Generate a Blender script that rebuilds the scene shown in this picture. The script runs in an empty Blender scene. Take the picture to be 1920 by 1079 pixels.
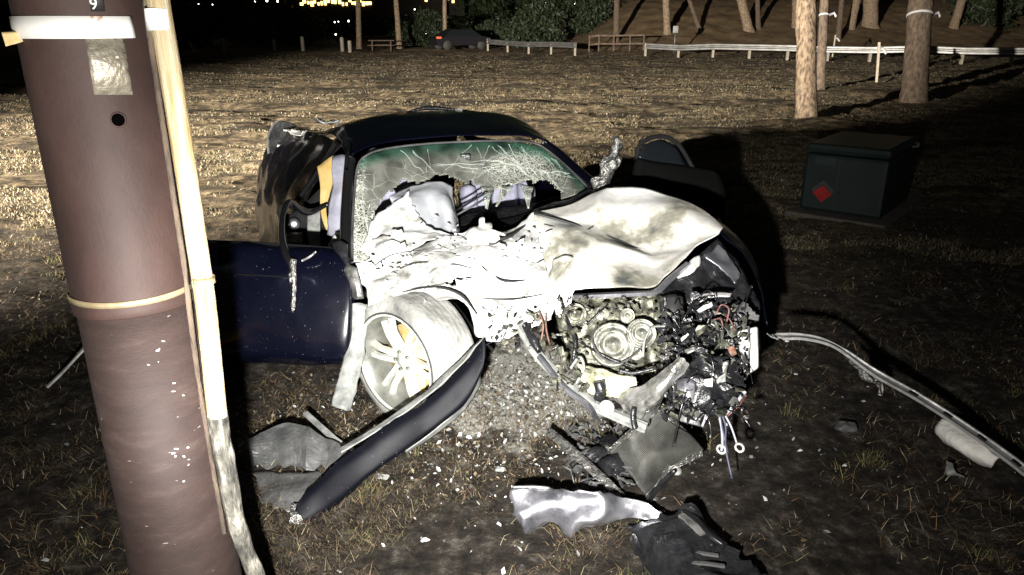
import bpy, math, random
import numpy as np
from mathutils import Vector, Matrix
R = math.radians
random.seed(7); rng = np.random.default_rng(7)
SC = bpy.context.scene
COL = SC.collection

# ------------------------------------------------------------------ camera
F = 1387.0; HORIZ = 45.0; CAMH = 1.8
PITCH = math.atan((539.5 - HORIZ) / F)
cam_d = bpy.data.cameras.new('camera'); cam = bpy.data.objects.new('camera', cam_d); COL.objects.link(cam)
cam.location = (0, 0, CAMH); cam.rotation_euler = (math.pi/2 - PITCH, 0, 0)
cam_d.sensor_width = 36; cam_d.lens = 36 * F / 1920; cam_d.clip_end = 2000; cam_d.clip_start = .05
SC.camera = cam
CP, SP = math.cos(PITCH), math.sin(PITCH)

# ------------------------------------------------------------------ night sky, moon, torch, patrol lamp
w = bpy.data.worlds.new('World'); SC.world = w; w.use_nodes = True
nt = w.node_tree; bg = nt.nodes['Background']
sky = nt.nodes.new('ShaderNodeTexSky'); sky.sky_type = 'NISHITA'; sky.sun_disc = False
sky.sun_elevation = R(4); sky.sun_rotation = R(200)
nt.links.new(sky.outputs[0], bg.inputs[0]); bg.inputs[1].default_value = .0035
sd = bpy.data.lights.new('moon', 'SUN'); sd.energy = .02; sd.angle = R(2); sd.color = (.75, .85, 1)
so = bpy.data.objects.new('moon', sd); COL.objects.link(so); so.rotation_euler = (R(50), 0, R(-30))

def spot(name, loc, target, power, size, blend, radius, col):
    d = bpy.data.lights.new(name, 'SPOT'); d.energy = power; d.spot_size = R(size); d.spot_blend = blend
    d.shadow_soft_size = radius; d.color = col
    o = bpy.data.objects.new(name, d); COL.objects.link(o); o.location = loc
    o.rotation_euler = (Vector(target) - Vector(loc)).to_track_quat('-Z', 'Y').to_euler()
    return o
# the torch in the photographer's other hand, and the lamp of a patrol car parked to the left
spot('torch', (-.16, .05, 1.42), (-.14, 3.2, .66), 1620, 64, 1.0, .03, (1, .98, .94))
spot('torch_spill', (-.16, .05, 1.42), (-.15, 3.2, .72), 520, 108, .9, .03, (1, .97, .92))
spot('patrol_lamp', (-13.0, -7.0, 2.7), (4.8, 40, 3.6), 340000, 49, .85, .10, (1, .91, .79))

vs = SC.view_settings
vs.view_transform = 'Standard'; vs.look = 'None'; vs.exposure = 0; vs.gamma = 1; vs.use_curve_mapping = False
SC.cycles.use_denoising = True; SC.cycles.max_bounces = 6; SC.cycles.transparent_max_bounces = 12
SC.cycles.sample_clamp_indirect = 4

# ------------------------------------------------------------------ helpers: places
def P(px, py, t):                    # a point t metres deep
    a = (px - 959.5) / F; b = (539.5 - py) / F
    return Vector((a * t, t * (CP + b * SP), CAMH + t * (-SP + b * CP)))
def G(px, py, z=0.0):                # a point at height z
    b = (539.5 - py) / F
    return P(px, py, (CAMH - z) / (SP - b * CP))

# ------------------------------------------------------------------ helpers: noise
def _h(ix, iy, iz):
    n = (ix.astype(np.int64) * 374761393 + iy.astype(np.int64) * 668265263 + iz.astype(np.int64) * 2147483647) & 0xffffffff
    n = ((n ^ (n >> 13)) * 1274126177) & 0xffffffff
    n = ((n ^ (n >> 16)) * 2246822519) & 0xffffffff
    return ((n ^ (n >> 15)) & 0xffffff) / float(0xffffff) * 2 - 1
def vn(x, y, z=0.0):
    x, y, z = np.broadcast_arrays(np.asarray(x, float), np.asarray(y, float), np.asarray(z, float))
    ix, iy, iz = np.floor(x), np.floor(y), np.floor(z)
    fx, fy, fz = x - ix, y - iy, z - iz
    fx, fy, fz = [f * f * (3 - 2 * f) for f in (fx, fy, fz)]
    r = 0
    for dx in (0, 1):
        for dy in (0, 1):
            for dz in (0, 1):
                r = r + _h(ix + dx, iy + dy, iz + dz) * (fx if dx else 1 - fx) * (fy if dy else 1 - fy) * (fz if dz else 1 - fz)
    return r
def fbm(x, y, z=0.0, o=3):
    r = 0; a = 1.0
    for k in range(o):
        r = r + a * vn(np.asarray(x) * 2**k + 17 * k, np.asarray(y) * 2**k - 9 * k, np.asarray(z) * 2**k + 5 * k); a *= .5
    return r
def sstep(a, b, x):
    t = np.clip((np.asarray(x, float) - a) / (b - a), 0, 1); return t * t * (3 - 2 * t)
def H(x, y):                         # height of the ground
    x = np.asarray(x, float); y = np.asarray(y, float)
    h = .018 * fbm(x * 1.1, y * 1.1) + .012 * fbm(x * 5, y * 5, 3.3, 2) + .008 * np.maximum(0, fbm(x * 13, y * 13, 1.3, 2)) * (y < 9)
    h = h + sstep(6.5, 12, y) * (1 - sstep(60, 80, y)) * (.085 * fbm(x * .35, y * .9, 9.1, 3) + .03 * vn(x * 2.2, y * 3.2, 2))
    bank = sstep(47, 72, y - .25 * (x - 10)) * sstep(2, 12, x) * 4.2
    return h + bank

# ------------------------------------------------------------------ helpers: objects
MATS = {}
def tag(o, label=None, cat=None, group=None, kind=None):
    if label: o['label'] = label
    if cat: o['category'] = cat
    if group: o['group'] = group
    if kind: o['kind'] = kind
    return o
def thing(name, loc, label, cat, group=None, rotz=0):
    o = bpy.data.objects.new(name, None); COL.objects.link(o); o.location = loc; o.rotation_euler = (0, 0, rotz)
    o.empty_display_size = .1
    return tag(o, label, cat, group)
def wmat(o):
    m = Matrix.LocRotScale(o.location, o.rotation_euler, o.scale)
    return (wmat(o.parent) @ o.matrix_parent_inverse @ m) if o.parent else m
def mesh_obj(name, V, Fc, mat, parent=None, smooth=True, center=True, solid=0, bevel=0, offset=0.0):
    V = np.asarray(V, float).reshape(-1, 3)
    c = (V.min(0) + V.max(0)) / 2 if center else np.zeros(3)
    if center and parent is None: c[2] = V[:, 2].min()
    me = bpy.data.meshes.new(name); me.from_pydata((V - c).tolist(), [], [list(f) for f in Fc]); me.update()
    if smooth: me.polygons.foreach_set('use_smooth', [True] * len(me.polygons))
    if mat is not None: me.materials.append(mat if not isinstance(mat, str) else MATS[mat])
    o = bpy.data.objects.new(name, me); COL.objects.link(o); o.location = c
    if parent is not None:
        o.parent = parent; o.matrix_parent_inverse = wmat(parent).inverted()
    if solid:
        m = o.modifiers.new('thickness', 'SOLIDIFY'); m.thickness = solid; m.offset = offset
    if bevel:
        m = o.modifiers.new('bevel', 'BEVEL'); m.width = bevel; m.segments = 2; m.limit_method = 'ANGLE'
    return o
class MB:
    def __init__(s): s.v = []; s.f = []
    def add(s, V, Fc):
        n = len(s.v); s.v += [tuple(p) for p in V]; s.f += [[i + n for i in f] for f in Fc]; return s
    def box(s, c, size, rot=None):
        c = Vector(c); M = rot if rot is not None else Matrix.Identity(3)
        V = [c + M @ Vector((sx * size[0] / 2, sy * size[1] / 2, sz * size[2] / 2)) for sx in (-1, 1) for sy in (-1, 1) for sz in (-1, 1)]
        return s.add(V, [(0, 1, 3, 2), (4, 6, 7, 5), (0, 4, 5, 1), (2, 3, 7, 6), (0, 2, 6, 4), (1, 5, 7, 3)])
    def sweep(s, pts, prof, rad=None, up=(0, 0, 1), cap=True):
        pts = [Vector(p) for p in pts]; n = len(pts); k = len(prof); V = []
        for i, p in enumerate(pts):
            d = (pts[min(i + 1, n - 1)] - pts[max(i - 1, 0)]).normalized()
            a = d.cross(Vector(up));
            if a.length < 1e-4: a = d.cross(Vector((1, 0, 0)))
            a.normalize(); b = a.cross(d).normalized(); r = 1 if rad is None else (rad if not hasattr(rad, '__len__') else rad[i])
            V += [p + a * (q[0] * r) + b * (q[1] * r) for q in prof]
        Fc = [(i * k + j, i * k + (j + 1) % k, (i + 1) * k + (j + 1) % k, (i + 1) * k + j) for i in range(n - 1) for j in range(k)]
        if cap: Fc += [tuple(range(k)), tuple(range(n * k - 1, (n - 1) * k - 1, -1))]
        return s.add(V, Fc)
    def tube(s, pts, r, k=8, smooth=True, cap=True):
        if smooth and len(pts) > 2:
            n0 = len(pts); pts2 = curve(pts, 5)
            if hasattr(r, '__len__'): r = list(np.interp(np.linspace(0, n0 - 1, len(pts2)), range(n0), r))
            pts = pts2
        return s.sweep(pts, [(math.cos(2 * math.pi * j / k), math.sin(2 * math.pi * j / k)) for j in range(k)], r, cap=cap)
    def lathe(s, prof, c, ax, k=28, closed=False):   # prof: (radius, along axis)
        c = Vector(c); ax = Vector(ax).normalized(); a = ax.orthogonal().normalized(); b = ax.cross(a); V = []; n = len(prof)
        for (r, h) in prof:
            V += [c + ax * h + (a * math.cos(2 * math.pi * j / k) + b * math.sin(2 * math.pi * j / k)) * r for j in range(k)]
        m = n if closed else n - 1
        Fc = [(i * k + j, i * k + (j + 1) % k, ((i + 1) % n) * k + (j + 1) % k, ((i + 1) % n) * k + j) for i in range(m) for j in range(k)]
        if not closed: Fc += [tuple(range(k))[::-1], tuple(range((n - 1) * k, n * k))]
        return s.add(V, Fc)
    def build(s, name, mat, parent=None, **kw): return mesh_obj(name, s.v, s.f, mat, parent, **kw)
def cr(p, n):                        # Catmull-Rom through the rows of array p
    p = np.asarray(p, float); m = len(p)
    e = np.concatenate([[2 * p[0] - p[1]], p, [2 * p[-1] - p[-2]]])
    out = []
    for i in range(m - 1):
        for t in np.arange(n) / n:
            a, b, c, d = e[i], e[i + 1], e[i + 2], e[i + 3]
            out.append(.5 * (2 * b + (c - a) * t + (2 * a - 5 * b + 4 * c - d) * t * t + (3 * b - a - 3 * c + d) * t**3))
    out.append(p[-1]); return np.array(out)
def curve(pts, n=6): return [Vector(q) for q in cr([tuple(p) for p in pts], n)]
def patch(name, rows, mat, parent=None, n=8, amp=0., freq=8., ridge=0., jag=0., hole=None, solid=.004, seed=0., wob=0., **kw):
    g = np.array([[tuple(p) for p in r] for r in rows], float)
    g = cr(g, n); g = np.swapaxes(cr(np.swapaxes(g, 0, 1), n), 0, 1)
    a, b = g.shape[:2]
    du = np.gradient(g, axis=0); dv = np.gradient(g, axis=1); nn = np.cross(du, dv)
    nn /= np.linalg.norm(nn, axis=2, keepdims=True) + 1e-9
    X, Y, Z = g[..., 0] * freq, g[..., 1] * freq, g[..., 2] * freq
    d = amp * fbm(X + seed, Y, Z, 3)
    if ridge: d = d + ridge * (1 - 2 * np.abs(vn(X * .7 + 31 + seed, Y * .7, Z * .7))) * (.5 + .5 * vn(X * .3, Y * .3 + seed, Z * .3)) * 1.6
    g = g + nn * d[..., None]
    if jag:
        q = g.copy()
        for ax, sgn in ((0, 0), (0, -1), (1, 0), (1, -1)):
            sl = (sgn, slice(None)) if ax == 0 else (slice(None), sgn)
            s2 = (1 if sgn == 0 else -2, slice(None)) if ax == 0 else (slice(None), 1 if sgn == 0 else -2)
            e = g[sl]; dirv = e - g[s2]; dirv /= np.linalg.norm(dirv, axis=1, keepdims=True) + 1e-9
            q[sl] = e + dirv * (jag * vn(e[:, 0] * 40 + seed, e[:, 1] * 40, e[:, 2] * 40))[:, None]
        g = q
    V = g.reshape(-1, 3); Fc = []
    keep = None
    if hole is not None:
        ctr = (g[:-1, :-1] + g[1:, 1:]) / 2; keep = ~hole(ctr)
    for i in range(a - 1):
        for j in range(b - 1):
            if keep is None or keep[i, j]: Fc.append((i * b + j, i * b + j + 1, (i + 1) * b + j + 1, (i + 1) * b + j))
    return mesh_obj(name, V, Fc, mat, parent, solid=solid, **kw)
def pr(rows): return [[P(*p) for p in r] for r in rows]
def proj(C):                         # world points to picture places (for cutting torn openings)
    d = C - np.array([0, 0, CAMH]); t = d[..., 1] * CP - d[..., 2] * SP; u = d[..., 1] * SP + d[..., 2] * CP
    return 959.5 + F * d[..., 0] / t, 539.5 - F * u / t
def inpoly(x, y, poly):
    r = np.zeros(x.shape, bool); n = len(poly)
    for i in range(n):
        (x1, y1), (x2, y2) = poly[i], poly[(i + 1) % n]
        c = ((y1 > y) != (y2 > y)) & (x < (x2 - x1) * (y - y1) / (y2 - y1 + 1e-9) + x1); r ^= c
    return r

# ------------------------------------------------------------------ materials
def mat(name, cols, rough=.5, metal=0., scale=6., bump=0., bscale=40., coat=0., detail=6., pos=None, emit=None, estr=0., stretch=None, spec=.5, speck=None, crack=None, alpha=None):
    m = bpy.data.materials.new(name); m.use_nodes = True; MATS[name] = m
    t = m.node_tree; N = t.nodes; L = t.links; bs = N['Principled BSDF']
    bs.inputs['Roughness'].default_value = rough; bs.inputs['Metallic'].default_value = metal
    bs.inputs['Coat Weight'].default_value = coat; bs.inputs['Coat Roughness'].default_value = .08
    bs.inputs['Specular IOR Level'].default_value = spec
    tc = N.new('ShaderNodeTexCoord'); src = tc.outputs['Object']
    if stretch:
        mp = N.new('ShaderNodeMapping'); mp.inputs['Scale'].default_value = stretch; L.new(src, mp.inputs[0]); src = mp.outputs[0]
    cur = None
    if len(cols) == 1: bs.inputs['Base Color'].default_value = (*cols[0], 1)
    else:
        nz = N.new('ShaderNodeTexNoise'); nz.inputs['Scale'].default_value = scale; nz.inputs['Detail'].default_value = detail; nz.inputs['Roughness'].default_value = .62
        L.new(src, nz.inputs['Vector'])
        rp = N.new('ShaderNodeValToRGB'); L.new(nz.outputs[0], rp.inputs[0]); el = rp.color_ramp.elements
        pos = pos or list(np.linspace(.35, .65, len(cols)))
        while len(el) < len(cols): el.new(.5)
        for e, p, c in zip(el, pos, cols): e.position = p; e.color = (*c, 1)
        cur = rp.outputs[0]
    def over(cur, fac, col):
        mx = N.new('ShaderNodeMixRGB'); L.new(fac, mx.inputs[0])
        if cur is None: mx.inputs[1].default_value = (*cols[0], 1)
        else: L.new(cur, mx.inputs[1])
        mx.inputs[2].default_value = (*col, 1); return mx.outputs[0]
    def thr(out, a, b):
        mr = N.new('ShaderNodeMapRange'); mr.inputs[1].default_value = a; mr.inputs[2].default_value = b; L.new(out, mr.inputs[0]); return mr.outputs[0]
    if speck:                       # (scale, threshold, colour)
        n2 = N.new('ShaderNodeTexNoise'); n2.inputs['Scale'].default_value = speck[0]; n2.inputs['Detail'].default_value = 4; L.new(src, n2.inputs['Vector'])
        cur = over(cur, thr(n2.outputs[0], speck[1], speck[1] + .04), speck[2])
    if crack:                       # (scale, width, colour)
        wz = N.new('ShaderNodeTexNoise'); wz.inputs['Scale'].default_value = crack[0] * .8; L.new(src, wz.inputs['Vector'])
        ad = N.new('ShaderNodeMixRGB'); ad.blend_type = 'ADD'; ad.inputs[0].default_value = .12; L.new(src, ad.inputs[1]); L.new(wz.outputs['Color'], ad.inputs[2])
        vo = N.new('ShaderNodeTexVoronoi'); vo.feature = 'DISTANCE_TO_EDGE'; vo.inputs['Scale'].default_value = crack[0]; L.new(ad.outputs[0], vo.inputs['Vector'])
        cur = over(cur, thr(vo.outputs['Distance'], crack[1], crack[1] * .3), crack[2])
    if cur is not None: L.new(cur, bs.inputs['Base Color'])
    if bump:
        n3 = N.new('ShaderNodeTexNoise'); n3.inputs['Scale'].default_value = bscale; n3.inputs['Detail'].default_value = 5; L.new(src, n3.inputs['Vector'])
        bp = N.new('ShaderNodeBump'); bp.inputs['Strength'].default_value = bump; bp.inputs['Distance'].default_value = .02; L.new(n3.outputs[0], bp.inputs['Height']); L.new(bp.outputs[0], bs.inputs['Normal'])
    if emit: bs.inputs['Emission Color'].default_value = (*emit, 1); bs.inputs['Emission Strength'].default_value = estr
    return m
mat('paint', [(.0012, .0015, .005), (.002, .0025, .007)], .25, coat=.7, scale=3, spec=.3, speck=(150, .715, (.3, .31, .34)))
mat('paint_dull', [(.0008, .001, .0032), (.0016, .002, .0045), (.010, .0095, .0095)], .6, coat=0., scale=7, pos=[.4, .6, .78], spec=.2, speck=(120, .72, (.2, .2, .22)), bump=.06, bscale=12)
mat('paint_clean', [(.0012, .0015, .004)], .3, coat=.4, spec=.3)
mat('paint_scuffed', [(.002, .002, .004), (.006, .0055, .006), (.03, .026, .022)], .35, scale=9, pos=[.45, .6, .78], coat=.5, stretch=(3, 1, 1.5), bump=.1)
mat('ash', [(.05, .05, .05), (.30, .295, .27), (.56, .56, .545), (.72, .72, .72)], .65, scale=6, pos=[.30, .40, .49, .65], bump=.25, bscale=26, speck=(30, .68, (.06, .055, .05)))
mat('hood_ash', [(.08, .084, .08), (.27, .26, .21), (.56, .545, .49), (.74, .735, .72)], .36, scale=2.8, pos=[.35, .44, .51, .64], coat=.25, bump=.12, bscale=20, speck=(60, .69, (.1, .095, .08)))
mat('bare_metal', [(.08, .08, .075), (.30, .30, .28), (.48, .47, .45)], .38, .75, scale=14, bump=.3)
mat('panel_metal', [(.10, .10, .115), (.30, .30, .33), (.42, .42, .45)], .3, .8, scale=7, bump=.15, bscale=18)
mat('torn_foil', [(.12, .12, .11), (.45, .44, .42)], .35, .8, scale=30, bump=.9, bscale=60)
mat('liner_grey', [(.12, .125, .12), (.28, .285, .27)], .6, scale=14, bump=.3)
mat('liner_dark', [(.035, .036, .036), (.10, .10, .10)], .45, scale=9, bump=.3)
mat('black_plastic', [(.006, .006, .007), (.018, .018, .02)], .33, scale=20, bump=.35, bscale=50)
mat('black_gloss', [(.008, .008, .009)], .18)
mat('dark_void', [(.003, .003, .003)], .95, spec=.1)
mat('tyre_ash', [(.07, .07, .065), (.20, .20, .185), (.36, .36, .34)], .8, scale=5, pos=[.3, .45, .62], bump=.3)
mat('rubber', [(.02, .02, .02), (.05, .05, .045)], .8, scale=18, bump=.3)
mat('rim', [(.48, .48, .42), (.66, .66, .62)], .35, .3, scale=10)
mat('rim_barrel', [(.10, .105, .09), (.26, .26, .23)], .4, .3, scale=9)  # rim alloy darkened: shade inside the barrel is put into this colour
mat('gold_disc', [(.62, .42, .14), (.75, .62, .35)], .45, .4, scale=12)
mat('engine_metal', [(.02, .02, .016), (.10, .10, .075), (.30, .30, .23)], .45, .45, scale=22, bump=.4)
mat('pulley', [(.06, .06, .05), (.18, .18, .15), (.32, .32, .27)], .45, .5, scale=24, bump=.25)
mat('oil_pan', [(.10, .10, .06), (.40, .39, .27), (.55, .54, .44)], .5, .1, scale=12, bump=.3)
mat('strip_pale', [(.22, .22, .215), (.46, .455, .44)], .4, .2, scale=14, bump=.2)
mat('white_plastic', [(.30, .295, .28), (.58, .57, .55)], .45, scale=16)
mat('foam', [(.66, .64, .58), (.78, .77, .74)], .8, scale=30, bump=.3)
mat('red_wire', [(.07, .016, .014), (.16, .08, .07)], .5, scale=40); mat('pale_wire', [(.3, .3, .34)], .5); mat('blue_wire', [(.05, .052, .085)], .5); mat('orange_plastic', [(.14, .045, .02), (.18, .12, .09)], .6, scale=30)
mat('seat', [(.24, .24, .31), (.34, .34, .43)], .75, scale=20, bump=.15, bscale=120)
mat('airbag', [(.24, .25, .27), (.36, .37, .39)], .85, scale=9, bump=.15, bscale=200)
mat('curtain_tan', [(.40, .26, .07), (.46, .35, .15)], .8, scale=10)
mat('curtain_grey', [(.20, .20, .25), (.32, .32, .38)], .8, scale=10)
mat('interior', [(.008, .008, .009), (.016, .016, .016)], .85, scale=10, spec=.2)
mat('pole_steel', [(.026, .0122, .0095), (.036, .0178, .0140), (.047, .0250, .0205)], .72, .0, scale=6, bump=.06, bscale=130, stretch=(1, 1, .6), speck=(30, .76, (.25, .22, .21)))
mat('pole_scuffed', [(.022, .0118, .0095), (.032, .0180, .0150), (.054, .036, .032)], .75, .0, scale=7, bump=.1, bscale=90, stretch=(1, 1, 3.), pos=[.35, .55, .75], speck=(20, .72, (.3, .28, .27)))
mat('strap', [(.42, .32, .17), (.55, .46, .30)], .4, .6, scale=20)
mat('tape', [(.72, .70, .64), (.76, .75, .72)], .6, scale=12, speck=(14, .66, (.5, .22, .08)))
mat('tape_old', [(.5, .34, .12), (.66, .52, .26)], .7, scale=14)
mat('tag_plate', [(.20, .18, .14), (.42, .38, .30)], .45, .5, scale=9, bump=.4, bscale=60)
mat('moulding', [(.24, .15, .05), (.36, .29, .17), (.44, .41, .33)], .75, scale=5, bump=.35, bscale=50, stretch=(6, 6, .5))
mat('moulding_burnt', [(.015, .014, .012), (.09, .085, .07), (.28, .26, .22)], .8, scale=12, bump=.6, bscale=50, stretch=(2, 2, .8))
mat('hole_black', [(.001, .001, .001)], 1, spec=0)
mat('white_paint', [(.75, .75, .75)], .5); mat('plain_black', [(.01, .01, .01)], .6)
mat('bark', [(.05, .035, .024), (.20, .145, .095), (.30, .235, .16)], .9, scale=6, bump=1, bscale=14, stretch=(3, 3, 1))
mat('bark_dark', [(.04, .028, .02), (.13, .095, .065)], .9, scale=5, bump=1, bscale=14, stretch=(3, 3, 1))
mat('galv', [(.09, .09, .087), (.16, .16, .155)], .45, .5, scale=3)
mat('weathered_wood', [(.16, .14, .11), (.30, .27, .22)], .85, scale=8, stretch=(4, 4, .6))
mat('stake_wood', [(.30, .26, .2), (.38, .34, .27)], .8, scale=8)
mat('ribbon', [(.4, .4, .42)], .6)
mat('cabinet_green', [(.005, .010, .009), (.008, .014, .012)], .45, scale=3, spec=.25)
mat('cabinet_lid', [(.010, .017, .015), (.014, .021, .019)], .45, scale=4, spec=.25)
mat('hazard_red', [(.24, .009, .008), (.16, .008, .007)], .7, scale=8, spec=.2)
mat('concrete', [(.03, .025, .02), (.06, .052, .04)], .9, scale=8, bump=.4)
mat('leaf_dark', [(.012, .022, .006), (.03, .05, .014)], .7, scale=1.2)
mat('leaf_bush', [(.008, .015, .005), (.022, .034, .011)], .65, scale=2)
mat('car_grey', [(.010, .010, .012)], .7, spec=.08); mat('glass_dark', [(.01, .012, .014)], .08)
mat('tail_red', [(.5, .04, .02)], .3, emit=(1, .25, .1), estr=.6)
mat('wall_far', [(.03, .027, .022), (.05, .045, .035)], .9, scale=2)
mat('lit_window', [(.8, .6, .25)], .5, emit=(1, .62, .18), estr=5.0)
mat('lit_white', [(.8, .8, .8)], .5, emit=(1, .95, .85), estr=8.0)
mat('glass_crack', [(.6, .66, .62)], .4)
mat('litter', [(.30, .20, .10)], .9)

def attr_mat(name, rough, transl=0.):
    m = bpy.data.materials.new(name); m.use_nodes = True; MATS[name] = m; t = m.node_tree; bs = t.nodes['Principled BSDF']
    a = t.nodes.new('ShaderNodeAttribute'); a.attribute_name = 'tint'; t.links.new(a.outputs['Color'], bs.inputs['Base Color']); bs.inputs['Roughness'].default_value = rough
attr_mat('blade', .75)

def ground_mat():
    m = bpy.data.materials.new('soil'); m.use_nodes = True; MATS['soil'] = m; t = m.node_tree; N = t.nodes; L = t.links; bs = N['Principled BSDF']
    tc = N.new('ShaderNodeTexCoord')
    def noise(s, d=6, r=.6):
        n = N.new('ShaderNodeTexNoise'); n.inputs['Scale'].default_value = s; n.inputs['Detail'].default_value = d; n.inputs['Roughness'].default_value = r; L.new(tc.outputs['Object'], n.inputs['Vector']); return n
    def ramp(src, pts):
        r = N.new('ShaderNodeValToRGB'); L.new(src, r.inputs[0]); el = r.color_ramp.elements
        while len(el) < len(pts): el.new(.5)
        for e, (p, c) in zip(el, pts): e.position = p; e.color = (*c, 1)
        return r.outputs[0]
    def mix(f, a, b):
        x = N.new('ShaderNodeMixRGB'); L.new(f, x.inputs[0]); L.new(a, x.inputs[1]); L.new(b, x.inputs[2]); return x.outputs[0]
    mud = ramp(noise(11, 10, .78).outputs[0], [(.36, (.006, .005, .004)), (.46, (.020, .016, .012)), (.55, (.046, .038, .030)), (.66, (.14, .126, .105))])
    dry = ramp(noise(4.5, 9, .78).outputs[0], [(.40, (.016, .012, .008)), (.48, (.075, .058, .034)), (.57, (.21, .16, .095)), (.70, (.34, .27, .165))])
    # the churned soil round the wreck gives way to the dry lawn
    sep = N.new('ShaderNodeSeparateXYZ'); L.new(tc.outputs['Object'], sep.inputs[0])
    mr = N.new('ShaderNodeMapRange'); mr.inputs[1].default_value = 4.8; mr.inputs[2].default_value = 8.5
    n1 = noise(.7, 4); ad = N.new('ShaderNodeMath'); ad.operation = 'MULTIPLY_ADD'; L.new(n1.outputs[0], ad.inputs[0]); ad.inputs[1].default_value = 4; L.new(sep.outputs[1], ad.inputs[2])
    sb = N.new('ShaderNodeMath'); sb.operation = 'SUBTRACT'; L.new(ad.outputs[0], sb.inputs[0]); sb.inputs[1].default_value = 2; L.new(sb.outputs[0], mr.inputs[0])
    # pine-straw brown on the bank, lightened to stand for lamplight on it
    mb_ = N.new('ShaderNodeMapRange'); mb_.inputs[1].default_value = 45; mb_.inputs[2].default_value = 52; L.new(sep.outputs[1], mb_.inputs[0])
    needle_lit = ramp(noise(.9, 8, .7).outputs[0], [(.35, (.09, .062, .036)), (.5, (.18, .125, .07)), (.66, (.26, .19, .11))])
    # long dark patches in the lawn: bare soil, plus streaky shade put into the colour
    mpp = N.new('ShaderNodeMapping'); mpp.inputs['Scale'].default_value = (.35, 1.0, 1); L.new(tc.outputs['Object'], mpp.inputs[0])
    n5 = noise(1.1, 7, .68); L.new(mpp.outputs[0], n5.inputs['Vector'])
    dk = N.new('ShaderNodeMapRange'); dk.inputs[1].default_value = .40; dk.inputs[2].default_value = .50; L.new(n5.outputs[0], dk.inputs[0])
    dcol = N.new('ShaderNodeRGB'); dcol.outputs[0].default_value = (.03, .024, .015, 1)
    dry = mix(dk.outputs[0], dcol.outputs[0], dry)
    dry = mix(mb_.outputs[0], dry, needle_lit)
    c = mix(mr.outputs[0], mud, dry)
    # pale powder spilt under the engine bay
    vd = N.new('ShaderNodeVectorMath'); vd.operation = 'DISTANCE'; L.new(tc.outputs['Object'], vd.inputs[0]); q = G(955, 715); vd.inputs[1].default_value = (q.x, q.y, 0)
    n2 = noise(6, 6, .7); a2 = N.new('ShaderNodeMath'); a2.operation = 'MULTIPLY_ADD'; L.new(n2.outputs[0], a2.inputs[0]); a2.inputs[1].default_value = -1.3; L.new(vd.outputs['Value'], a2.inputs[2])
    mp = N.new('ShaderNodeMapRange'); mp.inputs[1].default_value = .02; mp.inputs[2].default_value = -.22; L.new(a2.outputs[0], mp.inputs[0])
    pw = N.new('ShaderNodeRGB'); pw.outputs[0].default_value = (.46, .45, .40, 1)
    c = mix(mp.outputs[0], c, pw.outputs[0])
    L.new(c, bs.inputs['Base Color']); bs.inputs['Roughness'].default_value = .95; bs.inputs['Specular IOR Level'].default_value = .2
    b = noise(34, 9, .8); bp = N.new('ShaderNodeBump'); bp.inputs['Strength'].default_value = .9; bp.inputs['Distance'].default_value = .03; L.new(b.outputs[0], bp.inputs['Height']); L.new(bp.outputs[0], bs.inputs['Normal'])
ground_mat()

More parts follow.
